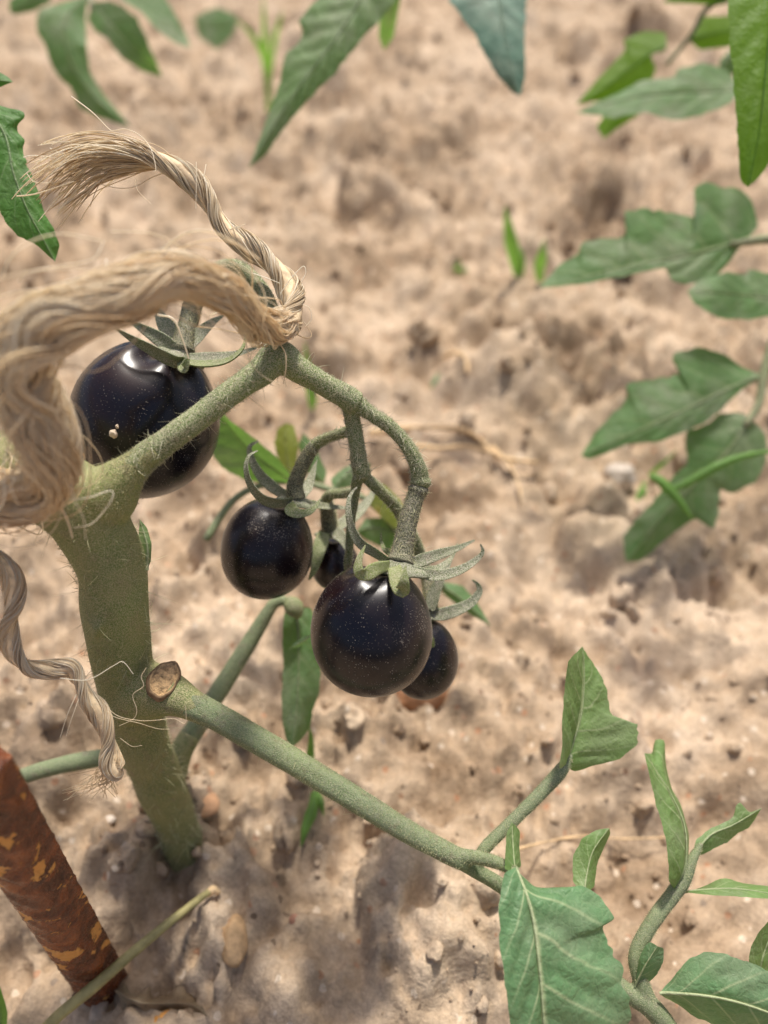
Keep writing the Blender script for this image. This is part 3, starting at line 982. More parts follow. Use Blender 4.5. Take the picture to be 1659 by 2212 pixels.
leaf = mesh_obj('leaf_stalk', *join([tube_geo(*c9, 30, .05, 21, ribs=(5, .035))] + [tube_geo(*c, 18, .06, q) for q, c in enumerate((c10, c11, c12, c13))]), M_BRANCH, plant)
fuse(leaf, .00040, 5)
hair_part([h9, h10, h11, h12, h13], leaf, M_HAIRT, 'stalk_hair')
# leaflet on the upper fork, folded along its midrib
leaflet('leaflet', [(1222, 1652, 17.7), (1237, 1612, 17.8), (1258, 1532, 18.0), (1263, 1450, 18.2), (1258, 1396, 18.3)],
        [(1208, 1662), (1214, 1610), (1216, 1540), (1218, 1487), (1226, 1429)],
        [(1238, 1668), (1266, 1660), (1295, 1652), (1325, 1644), (1353, 1632), (1380, 1607), (1382, 1563), (1362, 1566), (1340, 1557), (1322, 1545), (1316, 1520), (1314, 1491), (1299, 1458), (1278, 1429)],
        L_FOLD, leaf, -1.3, .25, veins=5, quilt=.5)
# the large near leaflet
leaflet('leaflet', [(1116, 1872, 15.6), (1138, 1930, 15.3), (1154, 1992, 15.1), (1165, 2075, 14.9), (1172, 2157, 14.8), (1178, 2240, 14.8), (1186, 2370, 15.0)],
        [(1092, 1884), (1086, 1915), (1082, 1950), (1084, 1985), (1089, 2012), (1088, 2050), (1093, 2087), (1094, 2120), (1102, 2153), (1106, 2190), (1114, 2230), (1130, 2300)],
        [(1122, 1884), (1158, 1910), (1180, 1909), (1204, 1905), (1254, 1903), (1270, 1912), (1287, 1926), (1302, 1942), (1318, 1955), (1332, 1968), (1339, 1984), (1330, 2000), (1308, 2003), (1318, 2024), (1332, 2046), (1341, 2066), (1354, 2086), (1361, 2108), (1350, 2128), (1362, 2148), (1370, 2165), (1377, 2212), (1350, 2270), (1290, 2330)],
        L_NEAR, leaf, -.25, .5, 110, 16, .75, veins=5, midw=9, wave=.03, cup=-.10, label='large dusty blue-green leaflet with pale midrib')
leaflet('leaflet', [(1114, 1882, 15.7), (1110, 1840, 15.9), (1106, 1776, 16.2)], [(1090, 1880), (1092, 1840), (1094, 1800)], [(1126, 1872), (1122, 1830), (1124, 1795)], L_FOLD, leaf, -.2, .3, 24, 6, midw=5)
leaflet('leaflet', [(1262, 1935, 16.9), (1268, 1890, 17.2), (1282, 1838, 17.4), (1316, 1789, 17.6)], [(1238, 1905), (1237, 1850), (1258, 1810), (1290, 1792)], [(1284, 1915), (1291, 1863), (1308, 1825), (1319, 1800)], L_FOLD, leaf, .1, .3, 40, 8, veins=4)
# second compound end at the right
leaflet('leaflet', [(1458, 1922, 17.5), (1482, 1868, 17.4), (1480, 1785, 17.6), (1450, 1714, 17.9), (1427, 1677, 18.0), (1392, 1627, 18.2)],
        [(1446, 1905), (1444, 1868), (1440, 1818), (1428, 1775), (1419, 1743), (1407, 1694), (1398, 1655)],
        [(1486, 1880), (1488, 1800), (1470, 1735), (1445, 1694), (1436, 1640), (1437, 1598), (1412, 1594), (1410, 1628)], L_FOLD, leaf, -.5, 1.1, 60, 9, veins=5)
leaflet('leaflet', [(1496, 1852, 17.7), (1535, 1805, 17.9), (1585, 1782, 18.1), (1645, 1746, 18.3)], [(1503, 1815), (1535, 1789), (1562, 1778), (1585, 1764), (1590, 1738), (1599, 1732), (1618, 1756)], [(1519, 1846), (1545, 1832), (1572, 1820), (1594, 1800), (1618, 1789), (1632, 1768)], L_FOLD, leaf, .1, .2, 44, 8, veins=4)
leaflet('leaflet', [(1474, 1926, 17.6), (1527, 1920, 17.6), (1600, 1920, 17.5), (1700, 1935, 17.5)], [(1500, 1922), (1527, 1912), (1555, 1897), (1570, 1897), (1606, 1908), (1660, 1914)], [(1500, 1930), (1540, 1934), (1593, 1937), (1660, 1942)], L_FOLD, leaf, .3, -.2, 44, 7, veins=4)
leaflet('leaflet', [(1372, 2132, 16.9), (1392, 2090, 16.7), (1420, 2044, 16.6)], [(1376, 2100), (1380, 2071), (1392, 2045), (1404, 2033)], [(1400, 2124), (1420, 2105), (1434, 2076), (1434, 2048)], L_NEAR, leaf, .1, .2, 30, 7, veins=3)
leaflet('leaflet', [(1425, 2146, 16.7), (1510, 2151, 16.4), (1593, 2166, 16.2), (1690, 2200, 16.2), (1790, 2250, 16.3)],
        [(1440, 2125), (1461, 2100), (1490, 2071), (1515, 2062), (1543, 2060), (1570, 2064), (1593, 2071), (1635, 2087), (1690, 2110), (1750, 2180)],
        [(1444, 2165), (1470, 2182), (1490, 2200), (1560, 2235), (1640, 2260), (1740, 2280)], L_NEAR, leaf, .15, .5, 70, 11, .6, veins=5, cup=-.1, midw=7)
leaflet('leaflet', [(1640, 2130, 17.2), (1648, 2070, 17.2), (1680, 2000, 17.3), (1740, 1940, 17.5)], [(1616, 2085), (1622, 2045), (1640, 2012), (1668, 1980)], [(1668, 2100), (1690, 2060), (1740, 2000)], L_FOLD, leaf, -.2, .2, 40, 8, veins=4)

# shoot behind the stem with its flower bud, and a stalk to the left
sh, c14, h14 = part_tube('side_shoot', [(380, 1640, 21.3, 46), (396, 1612, 21.4, 48), (440, 1545, 21.6, 42), (500, 1450, 21.8, 38), (545, 1378, 21.9, 34), (575, 1328, 21.9, 28), (592, 1304, 21.9, 24), (612, 1298, 21.9, 22), (630, 1306, 21.9, 16)],
                        M_BRANCH, plant, 18, .05, 60, hairs=1200, hl=.0005, seed=31)
bv, bf = tube_geo(*path([(620, 1292, 21.8, 14), (626, 1300, 21.8, 34), (636, 1314, 21.8, 42), (642, 1328, 21.8, 28), (644, 1336, 21.8, 8)], 16), 14, .05, 2)
mesh_obj('flower_bud', bv, bf, M_SEPGR, sh)
hair_part([h14], sh, M_HAIRT, 'shoot_hair')
leaflet('leaflet', [(640, 1312, 22.2), (645, 1380, 22.1), (645, 1460, 22.0), (640, 1540, 21.9), (632, 1614, 21.9)],
        [(614, 1320), (610, 1380), (612, 1440), (608, 1500), (610, 1560), (618, 1600)],
        [(672, 1312), (690, 1370), (700, 1415), (694, 1445), (690, 1500), (676, 1535), (672, 1568), (650, 1600)], L_FAR, sh, .2, .5, veins=5, quilt=.8, midw=6)
leaflet('leaflet', [(672, 1372, 21.2), (650, 1388, 21.3), (624, 1402, 21.4)], [(660, 1372), (640, 1386)], [(662, 1388), (642, 1400)], L_NEAR, sh, 0, .1, 16, 5, midw=2)
part_tube('leaf_stalk', [(270, 1634, 20.8, 36), (200, 1640, 20.6, 38), (120, 1656, 20.4, 36), (45, 1678, 20.2, 34), (-40, 1715, 20.0, 34)], M_BRANCH, plant, 16, .05, 40, seed=33)

# leaves of the plant that hang behind the fruit
bl = part_tube('leaf_stalk', [(445, 1165, 24.0, 18), (500, 1085, 24.3, 16), (560, 1050, 24.5, 14), (640, 1040, 24.8, 14), (720, 1060, 24.8, 14), (800, 1085, 25.0, 14), (900, 1200, 25.0, 14), (960, 1270, 25, 12)], M_BRANCH, plant, 10, .04, 40, seed=41)[0]
leaflet('leaflet', [(632, 1040, 24.4), (590, 1012, 24.1), (540, 975, 23.8), (500, 930, 23.5), (455, 870, 23.2)], [(610, 1046), (570, 1044), (529, 1036), (498, 1024), (463, 993), (440, 930)], [(625, 1022), (596, 985), (572, 965), (547, 944), (498, 909), (475, 885)], L_FAR, bl, .5, -.5, veins=6, label='leaflet with dark upper half and pale lower half')
leaflet('leaflet', [(628, 1035, 25.2), (620, 990, 25.2), (616, 950, 25.2), (618, 914, 25.3)], [(606, 1010), (592, 960), (600, 925)], [(640, 1010), (646, 960), (634, 918)], L_YEL, bl, .1, .1, veins=5, label='yellowing leaflet with an orange blotch')
leaflet('leaflet', [(720, 1056, 24.8), (745, 1030, 24.9), (770, 1010, 25.0), (800, 1000, 25.1)], [(715, 1034), (740, 1012), (770, 998)], [(745, 1055), (780, 1045), (800, 1020)], L_FAR, bl, .1, .1)
leaflet('leaflet', [(800, 1050, 24.8), (830, 1075, 24.7), (855, 1105, 24.5), (880, 1145, 24.3)], [(800, 1090), (825, 1120), (850, 1140)], [(830, 1046), (862, 1075), (880, 1110)], L_YEL, bl, .1, .1)
leaflet('leaflet', [(770, 1150, 25), (800, 1140, 25), (850, 1150, 25.0), (905, 1190, 25.1)], [(790, 1120), (830, 1118), (870, 1140)], [(790, 1165), (830, 1185), (870, 1200)], L_FAR, bl, .1, .1)
leaflet('leaflet', [(945, 1262, 25), (985, 1285, 24.9), (1020, 1315, 24.8), (1060, 1352, 24.8)], [(960, 1285), (985, 1305), (1020, 1330)], [(965, 1258), (1000, 1265), (1030, 1300), (1048, 1330)], L_FAR, bl, .1, .2)
leaflet('leaflet', [(700, 1045, 25.3), (680, 1020, 25.3), (660, 985, 25.3), (655, 935, 25.4)], [(680, 1040), (655, 1010), (645, 960)], [(706, 1020), (690, 985), (670, 950)], L_FAR, bl, .1, .1)

# ------------------------------------------------------------------ the black tomatoes
tomato('plump black tomato in front, nearest fruit of the drooping truss', 803, 1360, 17.15, 129, 145, (.12, 1, .26), 862, 1222, 16.75,
       [(864, 1214, 16.8, 62), (868, 1196, 16.85, 50), (874, 1163, 16.9, 44), (882, 1124, 16.95, 41), (897, 1075, 17.0, 38), (903, 1058, 17.0, 44), (905, 1050, 17.0, 38)],
       [([(838, 1212, 16.7), (811, 1194, 16.5), (780, 1174, 16.4), (762, 1145, 16.4), (754, 1111, 16.4), (754, 1080, 16.5), (762, 1062, 16.6), (771, 1053, 16.6)], 24, M_CALYX, .5),
        ([(840, 1222, 16.5), (814, 1228, 16.1), (790, 1240, 15.9), (775, 1234, 15.75), (776, 1208, 15.8), (789, 1178, 15.9)], 30, M_SEPGR, .1, .3, .3, .08, .35),
        ([(852, 1226, 16.3), (860, 1254, 15.9), (868, 1274, 15.65), (873, 1260, 15.45), (874, 1240, 15.45), (877, 1222, 15.5)], 38, M_SEPGR, 0, .3, .25, .02, .3),
        ([(884, 1220, 16.9), (900, 1214, 17.1), (949, 1197, 17.5), (988, 1184, 17.8), (1025, 1167, 18.0)], 28, M_CALYX, .1),
        ([(880, 1228, 16.6), (905, 1237, 16.6), (949, 1243, 16.8), (994, 1231, 16.9), (1028, 1210, 17.0), (1043, 1192, 17.0), (1038, 1176, 17.0)], 26, M_CALYX, .3),
        ([(850, 1200, 17.3), (832, 1188, 17.7), (824, 1170, 18.0), (823, 1150, 18.1)], 11, M_SEPGR, 0),
        ([(905, 1232, 17.2), (944, 1229, 17.8), (975, 1205, 18.1), (988, 1174, 18.2)], 20, M_CALYX, .6)],
       lobes=5, lob=.022, egg=.045, twist=2.2, calyx_w=58)
tomato('small black tomato peeking out behind the plump front fruit', 914, 1422, 19.2, 76, 90, (.05, 1, .3), 930, 1322, 19.2,
       [(930, 1318, 19.2, 34), (928, 1290, 19.4, 28), (925, 1255, 19.6, 26)],
       [([(925, 1326, 19.0), (945, 1328, 18.9), (975, 1322, 18.8), (1014, 1304, 18.8), (1035, 1280, 18.8), (1033, 1264, 18.8), (1021, 1253, 18.8)], 28, M_CALYX, .3),
        ([(930, 1318, 18.9), (938, 1285, 18.9), (955, 1245, 18.9), (975, 1212, 19.0)], 30, M_CALYX, .5),
        ([(922, 1330, 18.7), (926, 1370, 18.2), (934, 1395, 18.0), (937, 1378, 17.9)], 18, M_SEPGR, .1)], fuzz=1200, calyx_w=26)
tomato('oval black tomato hanging left of the plump front fruit', 577, 1184, 18.9, 98, 113, (.26, 1, .32), 640, 1080, 18.35,
       [(640, 1076, 18.35, 42), (637, 1050, 18.3, 34), (647, 1018, 18.2, 31), (664, 985, 18.1, 30), (680, 962, 18.0, 28)],
       [([(630, 1082, 18.1), (600, 1086, 17.8), (566, 1075, 17.5), (541, 1045, 17.4), (532, 1010, 17.4), (538, 985, 17.5), (556, 974, 17.6)], 28, M_CALYX, .75),
        ([(618, 1070, 18.5), (590, 1052, 18.7), (562, 1025, 18.8), (543, 990, 18.9), (540, 965, 18.9), (558, 953, 18.9)], 26, M_CALYX, .2),
        ([(638, 1090, 18.0), (628, 1104, 17.6), (650, 1110, 17.5), (675, 1102, 17.6), (692, 1078, 17.8)], 26, M_SEPGR, .5),
        ([(650, 1076, 18.6), (666, 1050, 19.0), (676, 1020, 19.2), (684, 995, 19.3)], 24, M_CALYX, .2),
        ([(655, 1084, 18.6), (690, 1092, 18.9), (730, 1096, 19.2), (765, 1098, 19.3)], 18, M_CALYX, .5)], fuzz=1800, calyx_w=36)
tomato('big ribbed black tomato at left, behind the twine and truss stalk', 312, 912, 18.4, 158, 168, (.42, 1, .22), 392, 766, 17.6,
       [(392, 760, 17.6, 62), (398, 735, 17.7, 46), (408, 695, 17.9, 42), (418, 655, 18.0, 42), (434, 624, 18.1, 42)],
       [([(392, 782, 17.0), (370, 776, 16.8), (320, 750, 16.7), (280, 728, 16.7), (248, 708, 16.8)], 40, M_CALYX, .95),
        ([(385, 760, 17.4), (350, 735, 17.4), (312, 712, 17.5), (275, 690, 17.5)], 34, M_CALYX, .3),
        ([(388, 752, 17.8), (370, 720, 18.0), (350, 690, 18.1), (335, 655, 18.2)], 46, M_CALYX, .1),
        ([(405, 752, 17.6), (425, 728, 17.7), (455, 700, 17.8), (482, 682, 17.8)], 34, M_CALYX, .2),
        ([(400, 782, 17.0), (440, 787, 16.7), (487, 781, 16.5), (518, 760, 16.4), (530, 735, 16.5), (528, 712, 16.6)], 28, M_SEPGR, .9),
        ([(408, 772, 17.4), (450, 772, 17.4), (510, 765, 17.5), (570, 746, 17.7)], 26, M_CALYX, .5),
        ([(392, 780, 16.9), (398, 796, 16.6), (404, 780, 16.5), (406, 768, 16.5)], 24, M_SEPGR, 0)],
       lobes=6, lob=.055, dip=.10, egg=-.03, twist=.85, fuzz=3800, calyx_w=50)
tomato('dark tomato mostly hidden between the oval and the plump fruit', 722, 1218, 20.6, 52, 58, (.0, 1, .3), 712, 1150, 20.2,
       [(712, 1148, 20.2, 36), (710, 1112, 20.0, 34), (704, 1082, 19.6, 28)],
       [([(700, 1150, 19.9), (690, 1185, 19.5), (680, 1225, 19.4), (668, 1252, 19.4)], 30, M_SEPGR, .2),
        ([(722, 1146, 20), (740, 1165, 19.8), (748, 1190, 19.7)], 28, M_CALYX, .2),
        ([(700, 1160, 20.4), (690, 1210, 20.8), (694, 1250, 20.9), (715, 1272, 21)], 26, M_CALYX, .2),
        ([(726, 1140, 20.3), (770, 1110, 20.8), (800, 1075, 21.2), (812, 1045, 21.4)], 28, M_CALYX, .3)], fuzz=400, calyx_w=28)

# soil crumbs stuck on the big fruit
CRUMB = [('largest pale soil crumb stuck on the big ribbed tomato', 246, 938, 20), ('upper of the pale soil crumbs on the big ribbed tomato', 232, 880, 11), ('small soil crumb just above the largest one on the tomato', 253, 922, 8)]
def surf_pt(cx, cy, d, rpx, x, y):
    rr = ((x - cx) ** 2 + (y - cy) ** 2) / rpx ** 2
    return P(x, y, d - rpx * d / FPX * math.sqrt(max(0, 1 - rr)) - .0)

M_CRUMB = plain_mat('pale_soil', (.62, .50, .37), .9, .2, 900)
for k, (lab, x, y, wpx) in enumerate(CRUMB):
    o = bpy.data.objects.new('soil_crumb', stone_mesh('soil_crumb', 300 + k, M_CRUMB, 3, .4, 1.6, .1))
    COL.objects.link(o)
    o.location = surf_pt(312, 912, 18.4, 168, x, y)
    r0 = PX(wpx, 16.8) / 2
    o.scale = (r0 * .9, r0 * .8, r0 * 1.15)
    set_props(o, lab, 'soil crumb', 'soil crumbs on the fruit')

# ------------------------------------------------------------------ twine
def fibres(C, R, n, twist, plies=1, wob=.25, fr=.00011, fray=None, fill=.55, seed=0, seg=4, lo=0.0, hi=1.0, stray=.02, locks=0):
    """n fibres laid round a centre line: twist turns per metre, plies strands wound round each other"""
    r_ = np.random.default_rng(seed)
    m = len(C)
    T, N, B = frames(C)
    s = np.concatenate([[0], np.cumsum(np.linalg.norm(np.diff(C, axis=0), axis=1))])
    su = s / s[-1]
    geos, rnds = [], []
    LK = [(r_.random() * 6.283, fill + (1 - fill) * math.sqrt(r_.random()), r_.normal(size=15), r_.normal(size=15), r_.normal()) for _ in range(locks)]
    for k in range(n):
        q = k % plies
        rad = fill + (1 - fill) * math.sqrt(r_.random())
        a0 = r_.random() * 6.283
        tw = twist * (1 + .12 * r_.normal())
        kk = np.linspace(0, 1, 9)[:, None]
        nz = catmull(np.hstack([kk, 0 * kk, 0 * kk, r_.normal(size=(9, 1))]), m)[:, 3] * wob
        nz2 = catmull(np.hstack([kk, 0 * kk, 0 * kk, r_.normal(size=(9, 1))]), m)[:, 3] * wob
        sw = s
        if fray:
            fade_ = np.clip((su - .10) / max(fray[0] - .10, .01), 0, 1)
            sw = np.concatenate([[0], np.cumsum(.5 * (fade_[1:] + fade_[:-1]) * np.diff(s))])
        ang = a0 + tw * 6.283 * sw + nz
        rr = R * rad * (1 + .5 * nz2 * .4)
        tone = .5 + .26 * r_.normal()
        if locks:
            A0, RD0, w1, w2, tn = LK[k % locks]
            k9 = np.linspace(0, 1, 15)
            ang = A0 + .33 * r_.normal() + twist * 6.283 * sw + wob * 1.1 * np.interp(su, k9, w1) + .25 * nz
            sm_ = lambda w_: np.convolve(np.pad(np.interp(su, k9, w_), 9, 'edge'), np.ones(19) / 19, 'valid')
            ang = A0 + .30 * r_.normal() + twist * 6.283 * sw + wob * 1.1 * sm_(w1) + .2 * nz
            rr = R * np.clip(RD0 * (1 + .34 * sm_(w2)) + .09 * r_.normal(), .1, 1.4)
            tone = .55 + .16 * tn + .16 * r_.normal()
        if plies > 1:
            pr = R * .46
            pang = q / plies * 6.283 + twist * 6.283 * .75 * sw
            off = (np.cos(pang) * pr)[:, None] * N + (np.sin(pang) * pr)[:, None] * B
            rr = rr * .58
        else:
            off = 0
        c = C + off + (np.cos(ang) * rr)[:, None] * N + (np.sin(ang) * rr)[:, None] * B
        a, b = lo, hi
        if fray:
            # fibres part from one another towards the frayed end (u = 0)
            f0, spread = fray
            t = np.clip((f0 - su) / f0, 0, 1) ** 1.7
            dv = r_.normal(size=3) * spread
            c = c + t[:, None] * dv[None] + (t ** 2)[:, None] * np.array([0, 0, -spread * .7])
            a = max(lo, f0 * .75 * r_.random() ** 2.2)
        if r_.random() < stray:
            e = r_.random()
            t = np.clip(1 - np.abs(su - e) / .16, 0, 1); t = t * t * (3 - 2 * t)
            c = c + (t * R * (0.5 + .9 * r_.random()))[:, None] * (N * r_.normal() + B * r_.normal())
        sel = (su >= a) & (su <= b)
        if sel.sum() < 4: continue
        c = c[sel]
        rf = fr * (.7 + .6 * r_.random()) * np.ones(len(c)); rf[:2] *= .6
        v, f = tube_geo(c, rf, seg, cap=False)
        geos.append((v, f))
        rnds.append(np.full(len(v), np.clip(tone, 0, 1)))
    V, F = join(geos)
    return V, F, np.concatenate(rnds)


def loose(L, fr=.00010, n=40):
    C = catmull(np.array([P(*q) for q in L]), n)
    return tube_geo(C, np.full(n, fr) * np.linspace(1, .7, n), 5, cap=False)


twine = thing('jute_twine', 'frayed tan jute twine looped around the top of the stem', 'twine', P(140, 1060, 14.4))
TA = [(95, 398, 16.7, 84), (140, 372, 16.75, 88), (190, 350, 16.8, 84), (251, 340, 16.8, 74), (322, 342, 16.9, 62), (376, 362, 16.9, 54), (423, 397, 17.0, 52), (455, 440, 17.0, 52), (472, 475, 17.0, 48),
      (497, 503, 17.0, 46), (537, 532, 17.0, 54), (580, 564, 17.0, 56), (607, 592, 16.9, 56), (626, 625, 16.8, 58), (636, 660, 16.5, 60), (626, 694, 16.1, 62), (596, 712, 15.5, 64)]
CA, RA = path(TA, 220)
V, F, rn = fibres(CA, RA, 260, 38, 2, .22, .000095, (.36, .0030), .45, 1, stray=.04)
tail = mesh_obj('twisted_tail', V, F, M_FIB, twine, rnd=rn, smooth=True)
tail['label'] = 'twisted end with brush-like frayed tip'
cv, cf = tube_geo(CA[60:], RA[60:] * .62, 10, .1, 3)
mesh_obj('twine_core', cv, cf, M_CORE, tail)
TB = [(618, 704, 15.9, 62), (592, 714, 15.3, 66), (555, 698, 14.6, 70), (510, 652, 13.6, 74), (445, 612, 12.8, 82), (360, 606, 12.2, 90), (254, 634, 11.8, 100), (160, 664, 11.6, 110), (80, 712, 11.6, 122), (34, 795, 11.8, 128),
      (46, 880, 12.1, 122), (86, 955, 12.4, 112), (106, 1020, 12.8, 100), (70, 1062, 13.2, 98), (0, 1075, 13.6, 100), (-90, 1050, 14.5, 100)]
CB, RB = path(TB, 200)
V, F, rn = fibres(CB, RB, 560, 7, 1, .75, .00010, None, .5, 2, stray=.16, locks=24)
loop = mesh_obj('untwisted_loop', V, F, M_FIBF, twine, rnd=rn)
loop['label'] = 'silky untwisted pale fibres sweeping across the front'
cv, cf = tube_geo(CB, RB * .42, 12, .15, 4)
mesh_obj('twine_core', cv, cf, M_CORE, loop)
TC = [(-60, 730, 12.0, 110), (10, 760, 12.4, 110), (70, 830, 12.8, 96), (110, 905, 13.0, 92), (128, 975, 13.3, 92), (95, 1040, 13.8, 90), (20, 1060, 14.2, 90), (-80, 1010, 14.6, 90)]
CC, RC = path(TC, 120)
V, F, rn = fibres(CC, RC, 300, 12, 1, .6, .00010, None, .5, 5, stray=.12, locks=18)
wr = mesh_obj('wound_turn', V, F, M_FIBF, twine, rnd=rn)
cv, cf = tube_geo(CC, RC * .6, 12, .15, 6)
mesh_obj('twine_core', cv, cf, M_CORE, wr)
TD = [(262, 1662, 16.6, 20), (252, 1668, 16.5, 40), (240, 1645, 16.5, 52), (234, 1610, 16.5, 46), (228, 1575, 16.4, 44), (210, 1535, 16.3, 44), (186, 1505, 16.2, 42), (170, 1470, 16.1, 40), (152, 1442, 16.0, 42), (112, 1446, 15.9, 42),
      (62, 1442, 15.7, 42), (28, 1408, 15.5, 42), (18, 1355, 15.3, 44), (30, 1300, 15.1, 50), (26, 1250, 14.9, 48), (-10, 1205, 14.7, 44), (-80, 1150, 14.5, 44)]
CD, RD = path(TD, 220)
V, F, rn = fibres(CD, RD, 190, 48, 2, .22, .00009, None, .5, 7, stray=.05)
lt = mesh_obj('hanging_tail', V, F, M_FIBF, twine, rnd=rn)
lt['label'] = 'kinked lower end hanging beside the stem'
cv, cf = tube_geo(CD, RD * .6, 10, .1, 8)
mesh_obj('twine_core', cv, cf, M_CORE, lt)
# brush of fibres below the lower knot
ge, rr_ = [], []
for k in range(46):
    e = (rng.uniform(130, 262), rng.uniform(1670, 1735))
    ge.append(loose([(rng.uniform(222, 262), rng.uniform(1632, 1660), 16.4), (rng.uniform(205, 250), rng.uniform(1660, 1690), 16.5), (e[0], e[1], 16.8 + rng.normal() * .3)], .00007, 14))
    rr_.append(np.full(len(ge[-1][0]), rng.uniform(.1, .7)))
V, F = join(ge)
mesh_obj('frayed_fibre', V, F, M_FIB, lt, rnd=np.concatenate(rr_))['kind'] = 'stuff'
# single loose fibres
ge = [loose([(154, 208, 16.6), (200, 243, 16.6), (236, 279, 16.6), (248, 282, 16.6), (272, 279, 16.6), (304, 294, 16.6), (326, 322, 16.5), (337, 365, 16.4), (332, 370, 16.4)], .00013),
      loose([(96, 308, 16.6), (138, 307, 16.6), (190, 322, 16.7)]), loose([(50, 340, 16.6), (75, 336, 16.6), (150, 344, 16.7)]), loose([(108, 320, 16.6), (150, 338, 16.6), (210, 345, 16.7)]),
      loose([(36, 424, 16.5), (80, 418, 16.5), (160, 392, 16.6)], .00016), loose([(58, 375, 16.6), (75, 393, 16.6), (120, 395, 16.6)]), loose([(292, 388, 16.6), (298, 412, 16.6), (326, 440, 16.6)]),
      loose([(424, 350, 16.7), (424, 400, 16.6), (423, 450, 16.6)]), loose([(445, 355, 16.7), (440, 380, 16.6), (430, 395, 16.7)]), loose([(510, 488, 16.6), (498, 496, 16.6), (530, 484, 16.6)]),
      loose([(605, 635, 16.5), (630, 600, 16.4), (655, 575, 16.4), (660, 590, 16.4), (650, 610, 16.4)]), loose([(640, 655, 16.3), (668, 665, 16.3), (672, 690, 16.3), (660, 705, 16.3)]),
      loose([(545, 590, 16.6), (575, 600, 16.6), (605, 612, 16.6)]), loose([(595, 730, 15.4), (615, 760, 15.2), (618, 790, 15.2), (612, 830, 15.3)], .00014), loose([(530, 720, 14.5), (540, 780, 14.4), (572, 815, 14.4), (605, 830, 14.6)], .00008),
      loose([(340, 680, 15.2), (375, 690, 15.2), (395, 735, 15.3), (408, 775, 15.4)], .00022), loose([(5, 600, 11.4), (20, 560, 11.4), (60, 525, 11.5), (130, 505, 11.7), (220, 520, 12)], .00014),
      loose([(40, 610, 11.6), (60, 588, 11.6), (130, 575, 11.8), (200, 560, 12), (225, 520, 12.2)], .00013), loose([(350, 540, 12.4), (400, 505, 12.4), (450, 500, 12.5), (500, 520, 12.8), (560, 560, 13.2)], .00022),
      loose([(230, 560, 12.4), (225, 610, 12.2), (190, 640, 12.0)], .00012), loose([(240, 500, 12.2), (330, 505, 12.4), (400, 540, 12.6), (470, 600, 12.8)], .00012),
      loose([(150, 960, 12.6), (155, 1060, 12.6), (180, 1120, 12.8), (185, 1165, 13)], .00010), loose([(130, 1080, 13.0), (190, 1075, 13.2), (240, 1060, 13.4), (238, 1085, 13.4), (200, 1130, 13.6), (160, 1140, 13.8)], .00012),
      loose([(135, 1100, 13.2), (148, 1130, 13.3), (157, 1162, 13.4)], .00022), loose([(30, 1030, 12.2), (25, 1060, 12.2), (40, 1090, 12.4)], .00012),
      loose([(130, 1465, 15.7), (190, 1468, 15.7), (245, 1438, 15.8), (266, 1430, 15.8), (288, 1456, 15.9)], .00010), loose([(213, 1505, 15.9), (250, 1544, 15.9), (297, 1556, 15.9), (336, 1556, 15.9), (375, 1552, 16.0), (400, 1562, 16.0), (401, 1524, 16.0)], .00007),
      loose([(316, 1442, 16.2), (305, 1462, 16.2), (310, 1482, 16.2), (287, 1501, 16.2), (295, 1532, 16.2), (289, 1552, 16.2), (258, 1568, 16.2)], .00007), loose([(218, 1510, 16), (240, 1545, 16), (300, 1562, 16.0), (340, 1574, 16.1), (366, 1575, 16.2)], .00006),
      loose([(165, 1500, 15.8), (145, 1545, 15.7), (130, 1593, 15.7)], .00012), loose([(170, 1510, 15.8), (152, 1560, 15.7), (143, 1590, 15.7)], .00010), loose([(260, 1595, 16.2), (285, 1612, 16.2), (307, 1610, 16.2)], .00006)]
V, F = join(ge)
rn = np.concatenate([np.full(len(g[0]), rng.uniform(.55, 1)) for g in ge])
lf = mesh_obj('loose_fibre', V, F, M_FIB, twine, rnd=rn)
lf['kind'] = 'stuff'

# ------------------------------------------------------------------ rusty stake
stake = thing('metal_stake', 'rusty ribbed metal stake with flaking orange paint beside the stem', 'stake', G(228, 2138))
SA = np.array([P(262, 2185, 22.6), P(228, 2138, 21.2), P(77, 1895, 15.9), P(-75, 1650, 12.6), P(-330, 1240, 9.6)])
SC = resample(SA[[0, 1, 2, 3]], 260)
SC = np.vstack([SC])
T, N, B = frames(SC, np.array([1.0, 0, 0]))
sg = 56
th = np.arange(sg) / sg * 2 * math.pi
s = np.concatenate([[0], np.cumsum(np.linalg.norm(np.diff(SC, axis=0), axis=1))])
RR = .0056
rad = np.full((len(SC), sg), RR)
tt = (th[None] - .25) % (2 * math.pi)
half = tt % math.pi
rib = np.exp(-(((s[:, None] + .0035 * np.cos(th * 1.0)[None] + .006 * (half - 1.57) / 1.57 * .8) % .0068 - .0034) / .0011) ** 2)
rib = rib * np.sin(half) ** .5
rad = rad + .00055 * rib
ridge = np.exp(-((np.minimum(half, math.pi - half)) / .16) ** 2)
rad = rad + .0015 * ridge
rad = rad + .00035 * fbm(np.repeat(s[:, None] * 600, sg, 1), np.repeat((np.cos(th) * 3 + np.sin(th) * 2.2)[None], len(SC), 0), 55, 4)
SV = (SC[:, None] + rad[..., None] * (np.cos(th)[None, :, None] * N[:, None] + np.sin(th)[None, :, None] * B[:, None])).reshape(-1, 3)
i = np.arange(len(SC) - 1)[:, None] * sg; j = np.arange(sg)[None]; j2 = (j + 1) % sg
SF = np.stack([i + j, i + j2, i + sg + j2, i + sg + j], -1).reshape(-1, 4).tolist()
SF.append([(len(SC) - 1) * sg + q for q in range(sg)])
mesh_obj('ribbed_bar', SV, SF, M_RUST, stake)

